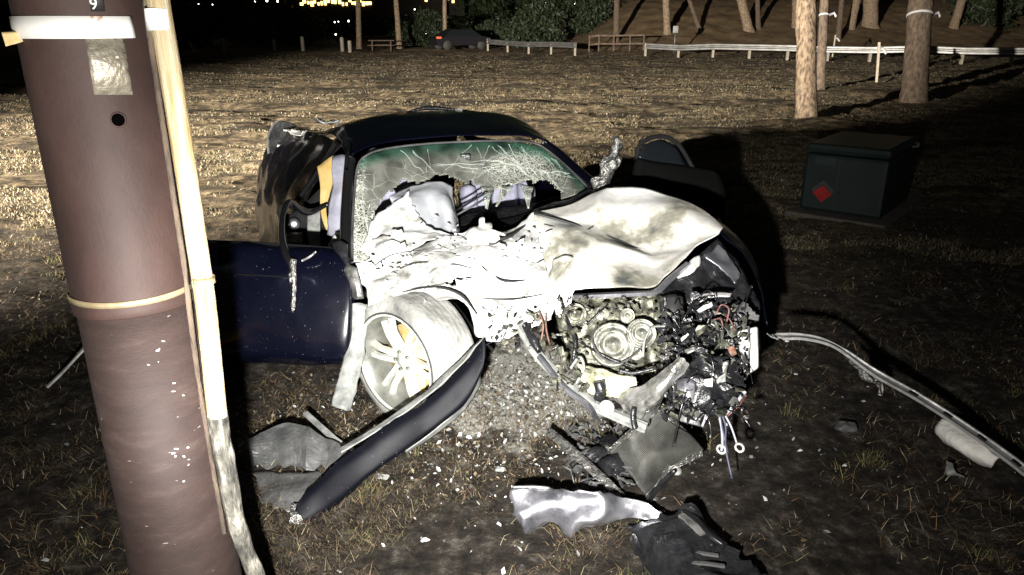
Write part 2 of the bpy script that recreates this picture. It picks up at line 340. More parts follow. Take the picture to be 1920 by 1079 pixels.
def glass_mat():
    m = bpy.data.materials.new('cracked_glass'); m.use_nodes = True; MATS['cracked_glass'] = m; t = m.node_tree; N = t.nodes; L = t.links
    out = N['Material Output']; N.remove(N['Principled BSDF'])
    tc = N.new('ShaderNodeTexCoord'); uv = N.new('ShaderNodeAttribute'); uv.attribute_name = 'grade'    # r: crack density, g: tint band
    sp = N.new('ShaderNodeSeparateColor'); L.new(uv.outputs['Color'], sp.inputs[0])
    tr = N.new('ShaderNodeBsdfTransparent'); df = N.new('ShaderNodeBsdfDiffuse'); gl = N.new('ShaderNodeBsdfGlossy'); gl.inputs[1].default_value = .06
    cm = N.new('ShaderNodeMixRGB'); cm.inputs[1].default_value = (.80, .9, .84, 1); cm.inputs[2].default_value = (.08, .30, .20, 1); L.new(sp.outputs[1], cm.inputs[0]); L.new(cm.outputs[0], tr.inputs[0])
    cd = N.new('ShaderNodeMixRGB'); cd.inputs[1].default_value = (.52, .53, .46, 1); cd.inputs[2].default_value = (.10, .25, .17, 1); L.new(sp.outputs[1], cd.inputs[0]); L.new(cd.outputs[0], df.inputs[0])
    def lines(sc, w0, w1):
        wz = N.new('ShaderNodeTexNoise'); wz.inputs['Scale'].default_value = sc * .5; L.new(tc.outputs['Object'], wz.inputs['Vector'])
        ad = N.new('ShaderNodeMixRGB'); ad.blend_type = 'ADD'; ad.inputs[0].default_value = .06; L.new(tc.outputs['Object'], ad.inputs[1]); L.new(wz.outputs['Color'], ad.inputs[2])
        vo = N.new('ShaderNodeTexVoronoi'); vo.feature = 'DISTANCE_TO_EDGE'; vo.inputs['Scale'].default_value = sc; L.new(ad.outputs[0], vo.inputs['Vector'])
        wd = N.new('ShaderNodeMapRange'); wd.inputs[3].default_value = w0; wd.inputs[4].default_value = w1; L.new(sp.outputs[0], wd.inputs[0])
        ls = N.new('ShaderNodeMath'); ls.operation = 'LESS_THAN'; L.new(vo.outputs['Distance'], ls.inputs[0]); L.new(wd.outputs[0], ls.inputs[1]); return ls.outputs[0]
    mxl = N.new('ShaderNodeMath'); mxl.operation = 'MAXIMUM'; L.new(lines(9, -.004, .022), mxl.inputs[0]); L.new(lines(60, -.06, .11), mxl.inputs[1])
    haze = N.new('ShaderNodeTexNoise'); haze.inputs['Scale'].default_value = 7; haze.inputs['Detail'].default_value = 6; L.new(tc.outputs['Object'], haze.inputs['Vector'])
    hz = N.new('ShaderNodeMapRange'); hz.inputs[1].default_value = .35; hz.inputs[2].default_value = .75; hz.inputs[3].default_value = .08; hz.inputs[4].default_value = .46; L.new(haze.outputs[0], hz.inputs[0])
    m2 = N.new('ShaderNodeMath'); m2.operation = 'MULTIPLY_ADD'; L.new(mxl.outputs[0], m2.inputs[0]); m2.inputs[1].default_value = .75; L.new(hz.outputs[0], m2.inputs[2]); m2.use_clamp = True
    a = N.new('ShaderNodeMixShader'); L.new(m2.outputs[0], a.inputs[0]); L.new(tr.outputs[0], a.inputs[1]); L.new(df.outputs[0], a.inputs[2])
    fr = N.new('ShaderNodeFresnel'); b = N.new('ShaderNodeMixShader'); L.new(fr.outputs[0], b.inputs[0]); L.new(a.outputs[0], b.inputs[1]); L.new(gl.outputs[0], b.inputs[2]); L.new(b.outputs[0], out.inputs[0])
glass_mat()

def radiator_mat():
    m = MATS['radiator'] = mat('radiator', [(.07, .07, .065), (.20, .20, .18)], .5, .6, scale=9)
    t = m.node_tree; N = t.nodes; L = t.links; tc = N.new('ShaderNodeTexCoord'); uv = N.new('ShaderNodeAttribute'); uv.attribute_name = 'grade'
    wv = N.new('ShaderNodeTexWave'); wv.inputs['Scale'].default_value = 14; wv.inputs['Distortion'].default_value = .4; L.new(uv.outputs['Color'], wv.inputs['Vector'])
    bp = N.new('ShaderNodeBump'); bp.inputs['Strength'].default_value = 1; bp.inputs['Distance'].default_value = .01; L.new(wv.outputs[0], bp.inputs['Height']); L.new(bp.outputs[0], N['Principled BSDF'].inputs['Normal'])
radiator_mat()
def set_attr(o, name, arr):
    a = o.data.attributes.new(name, 'FLOAT_COLOR', 'POINT'); a.data.foreach_set('color', np.asarray(arr, float).reshape(-1))

# ================================================================== THE SETTING
def ground():
    def axis(lo, hi, f, far_lo, far_hi, g):
        a = list(np.arange(lo, hi + 1e-6, f)); s = f
        while a[-1] < far_hi: s *= g; a.append(a[-1] + s)
        s = f
        while a[0] > far_lo: s *= g; a.insert(0, a[0] - s)
        return np.array(a)
    xs = axis(-2.6, 2.8, .03, -420, 420, 1.035); ys = axis(1.2, 7.0, .03, -60, 700, 1.013)
    X, Y = np.meshgrid(xs, ys); Z = H(X, Y)
    V = np.stack([X, Y, Z], -1).reshape(-1, 3); a, b = X.shape
    I = np.arange(a * b).reshape(a, b); Fc = np.stack([I[:-1, :-1], I[:-1, 1:], I[1:, 1:], I[1:, :-1]], -1).reshape(-1, 4)
    me = bpy.data.meshes.new('ground'); me.vertices.add(len(V)); me.vertices.foreach_set('co', V.reshape(-1))
    me.loops.add(len(Fc) * 4); me.loops.foreach_set('vertex_index', Fc.reshape(-1)); me.polygons.add(len(Fc)); me.polygons.foreach_set('loop_start', np.arange(0, len(Fc) * 4, 4)); me.polygons.foreach_set('use_smooth', np.ones(len(Fc), bool))
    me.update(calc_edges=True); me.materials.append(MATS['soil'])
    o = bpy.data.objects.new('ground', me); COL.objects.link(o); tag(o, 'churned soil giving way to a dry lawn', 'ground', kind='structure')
ground()

def tri_mesh(name, V, T, cols, mat_name):
    me = bpy.data.meshes.new(name); V = V.reshape(-1, 3); T = T.reshape(-1, 3)
    me.vertices.add(len(V)); me.vertices.foreach_set('co', V.reshape(-1)); me.loops.add(len(T) * 3); me.loops.foreach_set('vertex_index', T.reshape(-1))
    me.polygons.add(len(T)); me.polygons.foreach_set('loop_start', np.arange(0, len(T) * 3, 3)); me.update(calc_edges=True)
    a = me.attributes.new('tint', 'FLOAT_COLOR', 'POINT'); a.data.foreach_set('color', np.concatenate([cols, np.ones((len(cols), 1))], 1).reshape(-1))
    me.materials.append(MATS[mat_name]); o = bpy.data.objects.new(name, me); COL.objects.link(o); return o
def spread(n, t0, t1, power):        # points spread over the ground in front of the wreck, thinning with distance
    u = rng.random(n); y = (t0**(1 - power) + u * (t1**(1 - power) - t0**(1 - power)))**(1 / (1 - power))
    x = (rng.random(n) * 2 - 1) * (y * .82 + .8); return x, y
def blades(name, x, y, hgt, wid, lean, pal, label):
    n = len(x); z = H(x, y); th = rng.random(n) * 2 * np.pi; ph = rng.random(n) * 2 * np.pi
    b = np.stack([x, y, z - .004], -1); s = np.stack([np.cos(th), np.sin(th), 0 * th], -1) * wid[:, None] / 2
    ld = np.stack([np.cos(ph), np.sin(ph), 0 * ph], -1); l = lean * hgt
    mid = b + ld * (l * .35)[:, None]; mid[:, 2] += hgt * .6
    tip = b + ld * l[:, None]; tip[:, 2] += hgt * np.clip(1.15 - lean * .55, .08, 1)
    V = np.stack([b - s, b + s, mid + s * .7, mid - s * .7, tip], 1)
    T = (np.arange(n) * 5)[:, None, None] + np.array([[0, 1, 2], [0, 2, 3], [3, 2, 4]])[None]
    pal = np.array(pal); k = rng.integers(0, len(pal), n); c = pal[k] * (.7 + .6 * rng.random(n))[:, None]
    o = tri_mesh(name, V, T, np.repeat(c, 5, 0), 'blade'); tag(o, label, 'grass', kind='stuff')
PALD = [(.15, .12, .08), (.21, .17, .115), (.11, .09, .055), (.25, .205, .145), (.09, .07, .045), (.13, .09, .06)]
PALG = [(.08, .085, .03), (.11, .11, .045), (.16, .13, .065), (.06, .07, .028), (.20, .16, .09)]
PALM = [(.09, .065, .035), (.13, .10, .055), (.06, .045, .025), (.19, .15, .09), (.05, .05, .02), (.10, .055, .03), (.04, .03, .02)]
x, y = spread(190000, 1.5, 7.5, 1.25); k = fbm(x * 1.3, y * 1.3, 4.) + .6 * fbm(x * 6, y * 6, 7., 2) + .9 * sstep(4.6, 7, y) + .2 * sstep(.6, 1.6, np.abs(x)) > .28
x, y = x[k], y[k]; n = len(x)
blades('dry_grass', x, y, .012 + .05 * rng.random(n)**3, .0012 + .0022 * rng.random(n), .9 + 1.2 * rng.random(n), PALM, 'sparse trampled dry grass on the soil round the wreck')
x, y = spread(16000, 1.6, 7.5, 1.2); k = fbm(x * 1.7, y * 1.7, 14.) + .5 * fbm(x * 7, y * 7, 3., 2) > .15
x, y = x[k], y[k]; n = len(x)
blades('straw', x, y, .03 + .05 * rng.random(n)**2, .0012 + .0018 * rng.random(n), 1.2 + 1.2 * rng.random(n), [(.30, .24, .14), (.22, .15, .07), (.36, .31, .21), (.2, .10, .04)], 'long pale straw stalks lying on the churned soil')
# ragged tufts still standing in the soil
cx, cy = spread(230, 1.7, 8.5, 1.15); k = fbm(cx * .9, cy * .9, 33.) > -.15; cx, cy = cx[k], cy[k]
x = np.repeat(cx, 55) + rng.normal(0, .035, len(cx) * 55); y = np.repeat(cy, 55) + rng.normal(0, .035, len(cx) * 55); n = len(x)
blades('grass_tufts', x, y, .02 + .06 * rng.random(n)**1.5, .0015 + .002 * rng.random(n), .3 + 1.3 * rng.random(n), [(.09, .10, .03), (.14, .12, .045), (.06, .07, .025), (.20, .16, .07), (.13, .08, .035)], 'ragged olive and straw grass tufts in the soil round the wreck')
x, y = spread(380000, 5.6, 50, 1.3); k = fbm(x * .35, y * 1.0, 12.) + .7 * fbm(x * 2.0, y * 2.6, 5., 2) > -.05
x, y = x[k], y[k]; n = len(x)
blades('lawn_grass', x, y, (.012 + .045 * rng.random(n)**1.5) * (1 + y * .012), (.0018 + .0022 * rng.random(n)) * (1 + y * .10), .5 + 1.4 * rng.random(n), PALD + PALG + PALD[:4], 'short dry tan grass covering the field behind the wreck')
def flakes(name, x, y, size, pal, label, cat, lift=.006, tilt=.5):
    n = len(x); z = H(x, y) + lift; th = rng.random(n) * 2 * np.pi
    a = np.stack([np.cos(th), np.sin(th), tilt * (rng.random(n) - .5) * 2], -1) * size[:, None]; b = np.stack([-np.sin(th), np.cos(th), tilt * (rng.random(n) - .5) * 2], -1) * (size * (.35 + .3 * rng.random(n)))[:, None]
    c = np.stack([x, y, z], -1); up = np.zeros((n, 3)); up[:, 2] = size * .3 * rng.random(n)
    V = np.stack([c - a, c - b + up, c + a, c + b + up], 1); T = (np.arange(n) * 4)[:, None, None] + np.array([[0, 1, 3], [1, 2, 3]])[None]
    pal = np.array(pal); k = rng.integers(0, len(pal), n); col = pal[k] * (.7 + .6 * rng.random(n))[:, None]
    tag(tri_mesh(name, V, T, np.repeat(col, 4, 0), 'blade'), label, cat, kind='stuff')
x, y = spread(30000, 1.5, 46, 1.35); k = fbm(x * .9, y * .9, 21.) > -.2; x, y = x[k], y[k]; n = len(x)
flakes('leaf_litter', x, y, (.003 + .008 * rng.random(n)) * (1 + y * .12), [(.10, .07, .04), (.07, .045, .025), (.16, .12, .07), (.05, .035, .022), (.22, .19, .13)], 'brown fallen leaves and straw scattered over the ground', 'leaves')
q = G(960, 740); n = 4200; x = q.x + rng.normal(0, .38, n); y = q.y + rng.normal(0, .42, n)
flakes('glass_crumbs', x, y, .003 + .014 * rng.random(n)**3, [(.6, .6, .58), (.4, .4, .37), (.25, .24, .22), (.05, .05, .05), (.03, .03, .03)], 'pale crumbs of glass and burnt paint under the engine bay', 'debris', .004, .9)
n = 1700; x = .3 + rng.normal(0, 1.2, n); y = 3.0 + rng.normal(0, .7, n)
flakes('scattered_chips', x, y, .003 + .013 * rng.random(n)**4, [(.4, .4, .4), (.2, .2, .2), (.03, .03, .035), (.02, .02, .02)], 'small scattered chips of paint and plastic round the wreck', 'debris', .003, .9)

# ================================================================== THE WRECKED CAR
ALPHA = R(23)
CAR = thing('wrecked_car', (.14, 3.06, 0), 'dark navy coupe wreck with burnt crushed front and shattered windscreen', 'car', rotz=ALPHA - math.pi / 2)
CX = wmat(CAR)
def L(x, y, z): return CX @ Vector((x, y, z))          # car space: forward, towards its far side, up

# --- roof, deck and flanks
patch('roof', pr([
 [(652, 306, 3.93), (668, 286, 3.99), (720, 269, 4.12), (800, 260, 4.22), (900, 255, 4.33), (978, 255, 4.46), (1018, 264, 4.50), (1045, 290, 4.50)],
 [(640, 272, 4.25), (666, 250, 4.35), (720, 236, 4.50), (800, 229, 4.60), (890, 227, 4.70), (960, 230, 4.82), (1003, 244, 4.85), (1030, 268, 4.85)],
 [(625, 254, 4.60), (658, 231, 4.70), (720, 216, 4.85), (800, 209, 5.00), (880, 209, 5.10), (940, 215, 5.20), (985, 232, 5.20), (1012, 258, 5.20)],
 [(598, 252, 5.00), (640, 237, 5.10), (720, 224, 5.40), (800, 218, 5.50), (870, 218, 5.60), (930, 226, 5.60), (970, 242, 5.55), (1000, 264, 5.50)]]), 'paint', CAR, n=8, amp=.006, freq=3, solid=.006)
patch('rear_window', pr([
 [(598, 254, 5.02), (640, 239, 5.12), (720, 226, 5.42), (800, 220, 5.52), (870, 220, 5.62), (930, 228, 5.62), (970, 244, 5.57)],
 [(560, 246, 5.75), (620, 250, 5.88), (720, 250, 6.05), (800, 250, 6.15), (870, 250, 6.25), (930, 252, 6.25), (970, 258, 6.15)]]), 'glass_dark', CAR, n=4)
patch('boot_lid', pr([
 [(548, 247, 5.78), (620, 251, 5.90), (720, 251, 6.07), (800, 251, 6.17), (870, 251, 6.27), (930, 253, 6.27), (975, 260, 6.15)],
 [(520, 252, 6.25), (600, 247, 6.4), (700, 244, 6.55), (780, 243, 6.65), (850, 243, 6.72), (905, 246, 6.7), (945, 252, 6.6)]]), 'paint', CAR, n=4, amp=.012, freq=4)
patch('quarter_panel', pr([
 [(640, 272, 4.30), (606, 254, 4.90), (575, 247, 5.40), (545, 246, 5.80), (528, 252, 6.1)],
 [(618, 305, 4.40), (578, 290, 5.00), (533, 283, 5.50), (503, 295, 5.80), (495, 300, 6.1)],
 [(585, 350, 4.50), (548, 345, 5.00), (508, 345, 5.40), (487, 365, 5.70), (484, 370, 6.0)],
 [(560, 400, 4.55), (533, 410, 5.00), (499, 420, 5.35), (485, 436, 5.60), (486, 440, 5.9)],
 [(552, 475, 4.60), (528, 485, 5.00), (499, 487, 5.30), (487, 486, 5.55), (490, 486, 5.8)]]), 'paint_scuffed', CAR, n=8, amp=.022, freq=5, ridge=.03)
patch('quarter_panel', [[L(-1.3, .60, 1.05), L(-2.0, .72, .98), L(-2.7, .80, .95), L(-3.3, .74, .92)], [L(-1.3, .86, .78), L(-2.0, .90, .80), L(-2.7, .90, .8), L(-3.3, .8, .75)],
   [L(-1.3, .88, .3), L(-2.0, .90, .4), L(-2.7, .90, .42), L(-3.3, .78, .35)]], 'paint', CAR, n=5, amp=.01, freq=4)
patch('rear_bumper', [[L(-3.3, y, .92) for y in (-.74, -.3, .3, .74)], [L(-3.42, y, .6) for y in (-.76, -.3, .3, .76)], [L(-3.36, y, .25) for y in (-.7, -.3, .3, .7)]], 'paint', CAR, n=4)
o = patch('rear_spoiler', pr([[(503, 300, 5.82), (500, 262, 5.86), (512, 232, 5.9), (522, 229, 5.92)], [(520, 290, 5.9), (522, 255, 5.94), (533, 232, 5.97), (540, 230, 5.98)], [(545, 275, 6.0), (548, 256, 6.03), (552, 240, 6.05), (556, 238, 6.05)]]), 'liner_dark', CAR, n=5, amp=.006, solid=.012)
# trim and torn strips along the near side of the roof
for pts, r in (([(540, 262, 5.75), (580, 258, 5.3), (625, 243, 4.8), (665, 232, 4.65)], .010), ([(655, 262, 4.2), (651, 290, 3.97), (648, 320, 3.9)], .012), ([(632, 262, 4.3), (606, 305, 4.42), (575, 352, 4.47), (545, 392, 4.5)], .016)):
    MB().tube([P(*p) for p in pts], r).build('roof_trim', 'black_gloss', CAR)
for i, (px, py, t, s) in enumerate(((615, 229, 4.75, .07), (560, 250, 5.5, .06), (545, 246, 5.75, .05), (820, 203, 5.1, .03), (860, 206, 5.1, .02))):
    q = P(px, py, t); patch('paint_flake', [[q + Vector((a * s, .6 * b * s, .25 * s * ((a * b) % 2))) for a in (-1, 0, 1)] for b in (-1, 0, 1)], 'white_plastic', CAR, n=3, amp=.02, freq=30, jag=.01, seed=i)
# crest of torn seal lifted off the roof edge
MB().tube([P(*p) for p in ((760, 212, 5.0), (800, 203, 5.05), (850, 206, 5.1), (900, 211, 5.15))], [.006, .016, .01, .004]).build('roof_seal', 'black_plastic', CAR)

# --- pillars and windscreen surround
SURR = [(660, 492, 3.53), (660, 430, 3.66), (664, 360, 3.83), (671, 310, 3.95), (690, 290, 4.0), (725, 279, 4.08), (800, 270, 4.18), (900, 265, 4.30), (970, 265, 4.42), (1005, 270, 4.47), (1030, 285, 4.45), (1065, 315, 4.35), (1104, 354, 4.17)]
MB().tube([P(*p) for p in SURR], .0065).build('windscreen_seal', 'liner_dark', CAR)
MB().tube([P(*p) for p in ((650, 500, 3.55), (648, 430, 3.70), (651, 350, 3.88), (656, 300, 3.98))], [.035, .03, .028, .03]).build('windscreen_pillar', 'black_gloss', CAR)
MB().tube([P(*p) for p in ((1018, 268, 4.54), (1045, 287, 4.5), (1080, 318, 4.4), (1122, 356, 4.22))], [.03, .028, .028, .034]).build('windscreen_pillar', 'paint_clean', CAR)

WIND = [
 [(672, 302, 3.98), (720, 282, 4.09), (800, 272, 4.20), (900, 267, 4.32), (975, 268, 4.44), (1012, 275, 4.48)],
 [(665, 360, 3.86), (730, 350, 3.95), (810, 338, 4.05), (910, 322, 4.20), (1000, 308, 4.35), (1056, 310, 4.38)],
 [(661, 430, 3.69), (730, 425, 3.77), (810, 408, 3.85), (915, 380, 4.00), (1010, 352, 4.20), (1083, 335, 4.28)],
 [(660, 492, 3.55), (725, 488, 3.60), (800, 470, 3.66), (900, 440, 3.80), (1000, 392, 4.02), (1103, 357, 4.19)]]
HOLE = [(690, 425), (702, 392), (722, 364), (748, 343), (765, 338), (781, 346), (798, 341), (822, 329), (840, 327), (850, 338), (868, 345), (886, 340), (903, 356), (918, 362), (935, 352), (960, 346), (985, 338), (1004, 343), (1015, 336), (1040, 345), (1052, 361), (1046, 372), (1075, 372), (1045, 390), (1020, 420), (990, 440), (940, 460), (880, 480), (820, 500), (760, 520), (740, 480), (712, 470), (700, 450)]
def whole(C):
    x, y = proj(C); x = x + 6 * vn(x * .12, y * .12, 1.7); y = y + 6 * vn(x * .12, y * .12, 8.3); return inpoly(x, y, HOLE)
o = patch('windscreen', pr(WIND), 'cracked_glass', CAR, n=22, amp=.004, freq=9, hole=whole, solid=.005)
vv = np.array([o.matrix_parent_inverse and (v.co + o.location)[:] for v in o.data.vertices]); gx, gy = proj(vv)
top = np.interp(gx, [660, 720, 800, 900, 975, 1012, 1060, 1104], [302, 282, 272, 267, 268, 275, 310, 357])
band = 1 - sstep(4, 34, gy - top)
dens = np.maximum.reduce([1 - sstep(20, 110, np.hypot(gx - 985, (gy - 325) * 1.3)), 1 - sstep(5, 95, np.hypot(gx - 690, (gy - 470) * .6)), .8 * (1 - sstep(0, 40, np.abs(gx - 668))), .45 * (1 - sstep(0, 90, np.hypot(gx - 1070, gy - 345))), .32 * sstep(10, 60, gy - top)])
dens = np.clip(dens + .18 * fbm(gx * .02, gy * .02), 0, 1)
set_attr(o, 'grade', np.stack([dens, band, dens * 0, dens * 0 + 1], -1))
# long cracks running from the two impacts
_n = 22; _g = cr(np.array([[tuple(p) for p in r] for r in pr(WIND)]), _n); _g = np.swapaxes(cr(np.swapaxes(_g, 0, 1), _n), 0, 1)
def on_glass(u, v):
    i = min(max(u, 0), 1) * (_g.shape[0] - 1); j = min(max(v, 0), 1) * (_g.shape[1] - 1); return Vector(_g[int(round(i)), int(round(j))]) + Vector((0, -.006, .003))
mb = MB()
for (u0, v0, k, lmax) in ((.36, .74, 24, .34), (.30, .60, 14, .3), (.80, .10, 26, .4), (.28, .40, 9, .35), (.5, .95, 12, .25), (.45, .85, 12, .25)):
    for i in range(k):
        a = random.random() * 6.28; u, v = u0 + random.gauss(0, .02), v0 + random.gauss(0, .02); pts = []; l = random.uniform(.12, lmax)
        for q in range(9):
            pts.append(on_glass(u, v)); a += random.gauss(0, .09); u += math.sin(a) * l / 9 * 2.6; v += math.cos(a) * l / 9 * .8
            if not (0.02 < u < .98 and .02 < v < .98): break
        x_, y_ = proj(np.array([tuple(p) for p in pts])); ins = inpoly(x_, y_, HOLE); pts = [p for p, h_ in zip(pts, ins) if not h_]
        if len(pts) > 2 and max((pts[m_ + 1] - pts[m_]).length for m_ in range(len(pts) - 1)) < .15: mb.sweep(pts, [(-1, -.4), (1, -.4), (0, .8)], random.uniform(.0006, .0016))
mb.build('crack_lines', 'glass_crack', CAR)['kind'] = 'stuff'
MB().box(P(872, 296, 4.22), (.06, .02, .045)).build('mirror_mount', 'black_plastic', CAR, bevel=.006)
# loose shards of windscreen still hanging from the edge
for i, tri in enumerate((((900, 350, 4.08), (925, 352, 4.1), (912, 395, 4.02)), ((975, 345, 4.2), (1000, 350, 4.2), (990, 392, 4.1)), ((940, 348, 4.12), (962, 350, 4.14), (930, 388, 4.03)))):
    a, b, c = [P(*p) for p in tri]
    o = patch('glass_shard', [[a, (a + b) / 2, b], [(a + c) / 2, (a + b + c * 2) / 4, (b + c) / 2], [c - (b - a) * .06, c, c + (b - a) * .06]], 'cracked_glass', CAR, n=4, amp=.004, freq=20)
    set_attr(o, 'grade', np.tile([.55, .1, 0, 1], (len(o.data.vertices), 1)))
for k in range(2):
    MB().tube([P(855, 395 + k * 9, 3.95), P(885, 377 + k * 10, 3.98), P(912, 361 + k * 10, 4.0)], .006).build('wiper_arm', 'panel_metal' if k else 'black_plastic', CAR)

# --- cabin
MB().box(L(-2.1, 0, .22), (1.4, 2.1, .1), Matrix.Rotation(ALPHA, 3, 'Z')).build('floor_pan', 'interior', CAR)
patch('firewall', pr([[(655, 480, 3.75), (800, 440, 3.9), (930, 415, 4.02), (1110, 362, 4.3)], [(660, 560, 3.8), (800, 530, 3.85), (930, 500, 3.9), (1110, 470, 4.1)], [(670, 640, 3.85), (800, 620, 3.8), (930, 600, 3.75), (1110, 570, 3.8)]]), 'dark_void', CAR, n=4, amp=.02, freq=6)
def seat(px, py, t):
    c = P(px, py, t); M = Matrix.Rotation(ALPHA, 3, 'Z')
    s = bpy.data.objects.new('seat', None); COL.objects.link(s); s.location = c; s.parent = CAR; s.matrix_parent_inverse = CX.inverted()
    def prt(name, off, size, tilt, bev, m='seat'):
        mb = MB(); mb.box(c + M @ Vector(off), size, M @ Matrix.Rotation(tilt, 3, 'X')); o = mb.build(name, m, s, bevel=bev)
    prt('backrest', (0, .05, -.20), (.30, .13, .56), -.16, .045); prt('bolster', (-.20, .0, -.22), (.10, .16, .50), -.16, .045); prt('bolster', (.20, .0, -.22), (.10, .16, .50), -.16, .045)
    prt('headrest', (0, .10, .14), (.25, .10, .17), -.12, .045); prt('cushion', (0, -.28, -.48), (.5, .52, .16), .08, .05)
seat(935, 352, 4.72); seat(735, 352, 4.42)
patch('dashboard', pr([[(680, 470, 3.78), (780, 445, 3.9), (900, 420, 4.05), (1000, 400, 4.18), (1090, 372, 4.32)], [(680, 455, 3.95), (780, 428, 4.05), (900, 404, 4.2), (1000, 384, 4.34), (1080, 360, 4.45)], [(680, 520, 3.98), (780, 500, 4.1), (900, 470, 4.25), (1000, 450, 4.4), (1080, 420, 4.5)]]), 'black_plastic', CAR, n=5, amp=.02, freq=8)
patch('airbag', pr([[(730, 376, 3.88), (756, 350, 3.94), (792, 342, 3.96), (825, 336, 3.98), (846, 350, 4.0)], [(746, 398, 3.84), (770, 378, 3.82), (800, 366, 3.86), (834, 372, 3.84), (850, 386, 3.93)], [(760, 422, 3.80), (782, 408, 3.77), (812, 402, 3.82), (840, 404, 3.79), (852, 416, 3.9)], [(772, 448, 3.76), (795, 442, 3.73), (822, 438, 3.76), (845, 440, 3.75), (853, 446, 3.85)]]), 'airbag', CAR, n=10, amp=.012, freq=7, ridge=.06, jag=.012, solid=.003)
patch('curtain_airbag', pr([[(594, 312, 4.32), (612, 300, 4.34), (626, 292, 4.36)], [(600, 350, 4.3), (612, 345, 4.31), (624, 340, 4.33)], [(600, 395, 4.3), (606, 392, 4.3), (612, 390, 4.31)], [(610, 430, 4.3), (613, 432, 4.3), (616, 430, 4.3)]]), 'curtain_tan', CAR, n=5, amp=.012, freq=14)
patch('curtain_airbag', pr([[(622, 296, 4.28), (636, 290, 4.28), (650, 292, 4.28)], [(622, 350, 4.22), (636, 352, 4.2), (650, 350, 4.22)], [(616, 400, 4.18), (632, 402, 4.16), (647, 398, 4.18)], [(612, 440, 4.15), (630, 446, 4.12), (640, 440, 4.14)]]), 'curtain_grey', CAR, n=5, amp=.012, freq=12, ridge=.01)
patch('door_pillar_trim', pr([[(576, 400, 4.42), (588, 396, 4.42), (600, 392, 4.42)], [(576, 440, 4.4), (588, 440, 4.4), (600, 440, 4.4)], [(580, 462, 4.38), (590, 462, 4.38), (602, 462, 4.38)]]), 'liner_grey', CAR, n=4)
patch('door_opening', pr([[(530, 400, 4.56), (560, 392, 4.56), (650, 300, 4.62)], [(530, 440, 4.54), (570, 440, 4.56), (655, 440, 4.62)], [(536, 480, 4.5), (580, 480, 4.52), (660, 480, 4.56)]]), 'interior', CAR, n=4, amp=.01)
MB().lathe([(.032, 0), (.036, .02), (.02, .03), (.008, .03)], P(551, 420, 4.5), (P(551, 420, 4.3) - P(551, 420, 4.5)), 16).build('door_speaker', 'panel_metal', CAR)
MB().box(P(553, 446, 4.47), (.10, .04, .06)).build('door_latch', 'bare_metal', CAR, bevel=.01)
MB().box(P(632, 455, 4.05), (.07, .05, .09), Matrix.Rotation(.6, 3, 'Y')).build('seat_belt_buckle', 'white_plastic', CAR, bevel=.01)
patch('side_sill', pr([[(655, 590, 3.7), (600, 600, 4.2), (560, 560, 4.9), (500, 495, 5.5)], [(655, 650, 3.75), (605, 640, 4.25), (560, 600, 4.9), (500, 505, 5.5)]]), 'black_plastic', CAR, n=5, amp=.01, freq=5, solid=.05)

# --- the opened door
DOOR = bpy.data.objects.new('door', None); COL.objects.link(DOOR); DOOR.location = P(655, 570, 3.55); DOOR.parent = CAR; DOOR.matrix_parent_inverse = CX.inverted(); DOOR['label'] = 'navy passenger door hanging wide open'
patch('door_skin', pr([
 [(252, 449, 3.64), (375, 455, 3.62), (470, 459, 3.59), (560, 464, 3.56), (632, 470, 3.53), (652, 476, 3.52)],
 [(250, 462, 3.58), (375, 466, 3.57), (470, 470, 3.54), (560, 476, 3.51), (638, 486, 3.49), (656, 492, 3.50)],
 [(246, 510, 3.54), (375, 512, 3.52), (470, 515, 3.49), (560, 520, 3.46), (645, 528, 3.45), (664, 532, 3.47)],
 [(250, 580, 3.52), (375, 580, 3.50), (470, 582, 3.47), (560, 586, 3.44), (645, 590, 3.43), (662, 590, 3.46)],
 [(258, 650, 3.53), (375, 655, 3.51), (470, 658, 3.48), (560, 660, 3.46), (640, 660, 3.45), (655, 655, 3.47)],
 [(264, 672, 3.58), (378, 678, 3.56), (470, 681, 3.54), (560, 683, 3.52), (632, 680, 3.50), (648, 672, 3.50)]]), 'paint', DOOR, n=10, amp=.006, freq=5, ridge=.010)
patch('door_card', pr([[(256, 452, 3.72), (375, 457, 3.70), (520, 463, 3.66), (648, 480, 3.58)], [(252, 560, 3.70), (375, 565, 3.68), (520, 570, 3.64), (656, 575, 3.56)], [(266, 668, 3.70), (378, 672, 3.68), (520, 676, 3.64), (646, 668, 3.57)]]), 'interior', DOOR, n=4, solid=.02)
MB().tube([P(*p) for p in ((250, 447, 3.66), (375, 453, 3.64), (470, 457, 3.61), (560, 462, 3.58), (630, 468, 3.55))], .010).build('window_seal', 'black_gloss', DOOR)
MB().tube([P(*p) for p in ((375, 513, 3.512), (470, 516, 3.482), (540, 520, 3.46))], .004).build('crease_trim', 'black_gloss', DOOR)
patch('mirror_base', pr([[(622, 456, 3.55), (636, 452, 3.54), (650, 458, 3.52)], [(632, 475, 3.52), (642, 475, 3.5), (652, 478, 3.5)], [(648, 500, 3.49), (652, 501, 3.48), (656, 502, 3.48)]]), 'black_plastic', DOOR, n=4, solid=.02)
MB().tube([P(*p) for p in ((612, 385, 4.2), (575, 400, 4.1), (543, 380, 3.9), (530, 405, 3.75), (528, 445, 3.6), (535, 475, 3.5), (545, 500, 3.44), (549, 545, 3.42), (548, 582, 3.42))], [.010, .016, .018, .014, .016, .020, .014, .010, .004], 10).build('torn_seal', 'black_gloss', DOOR)
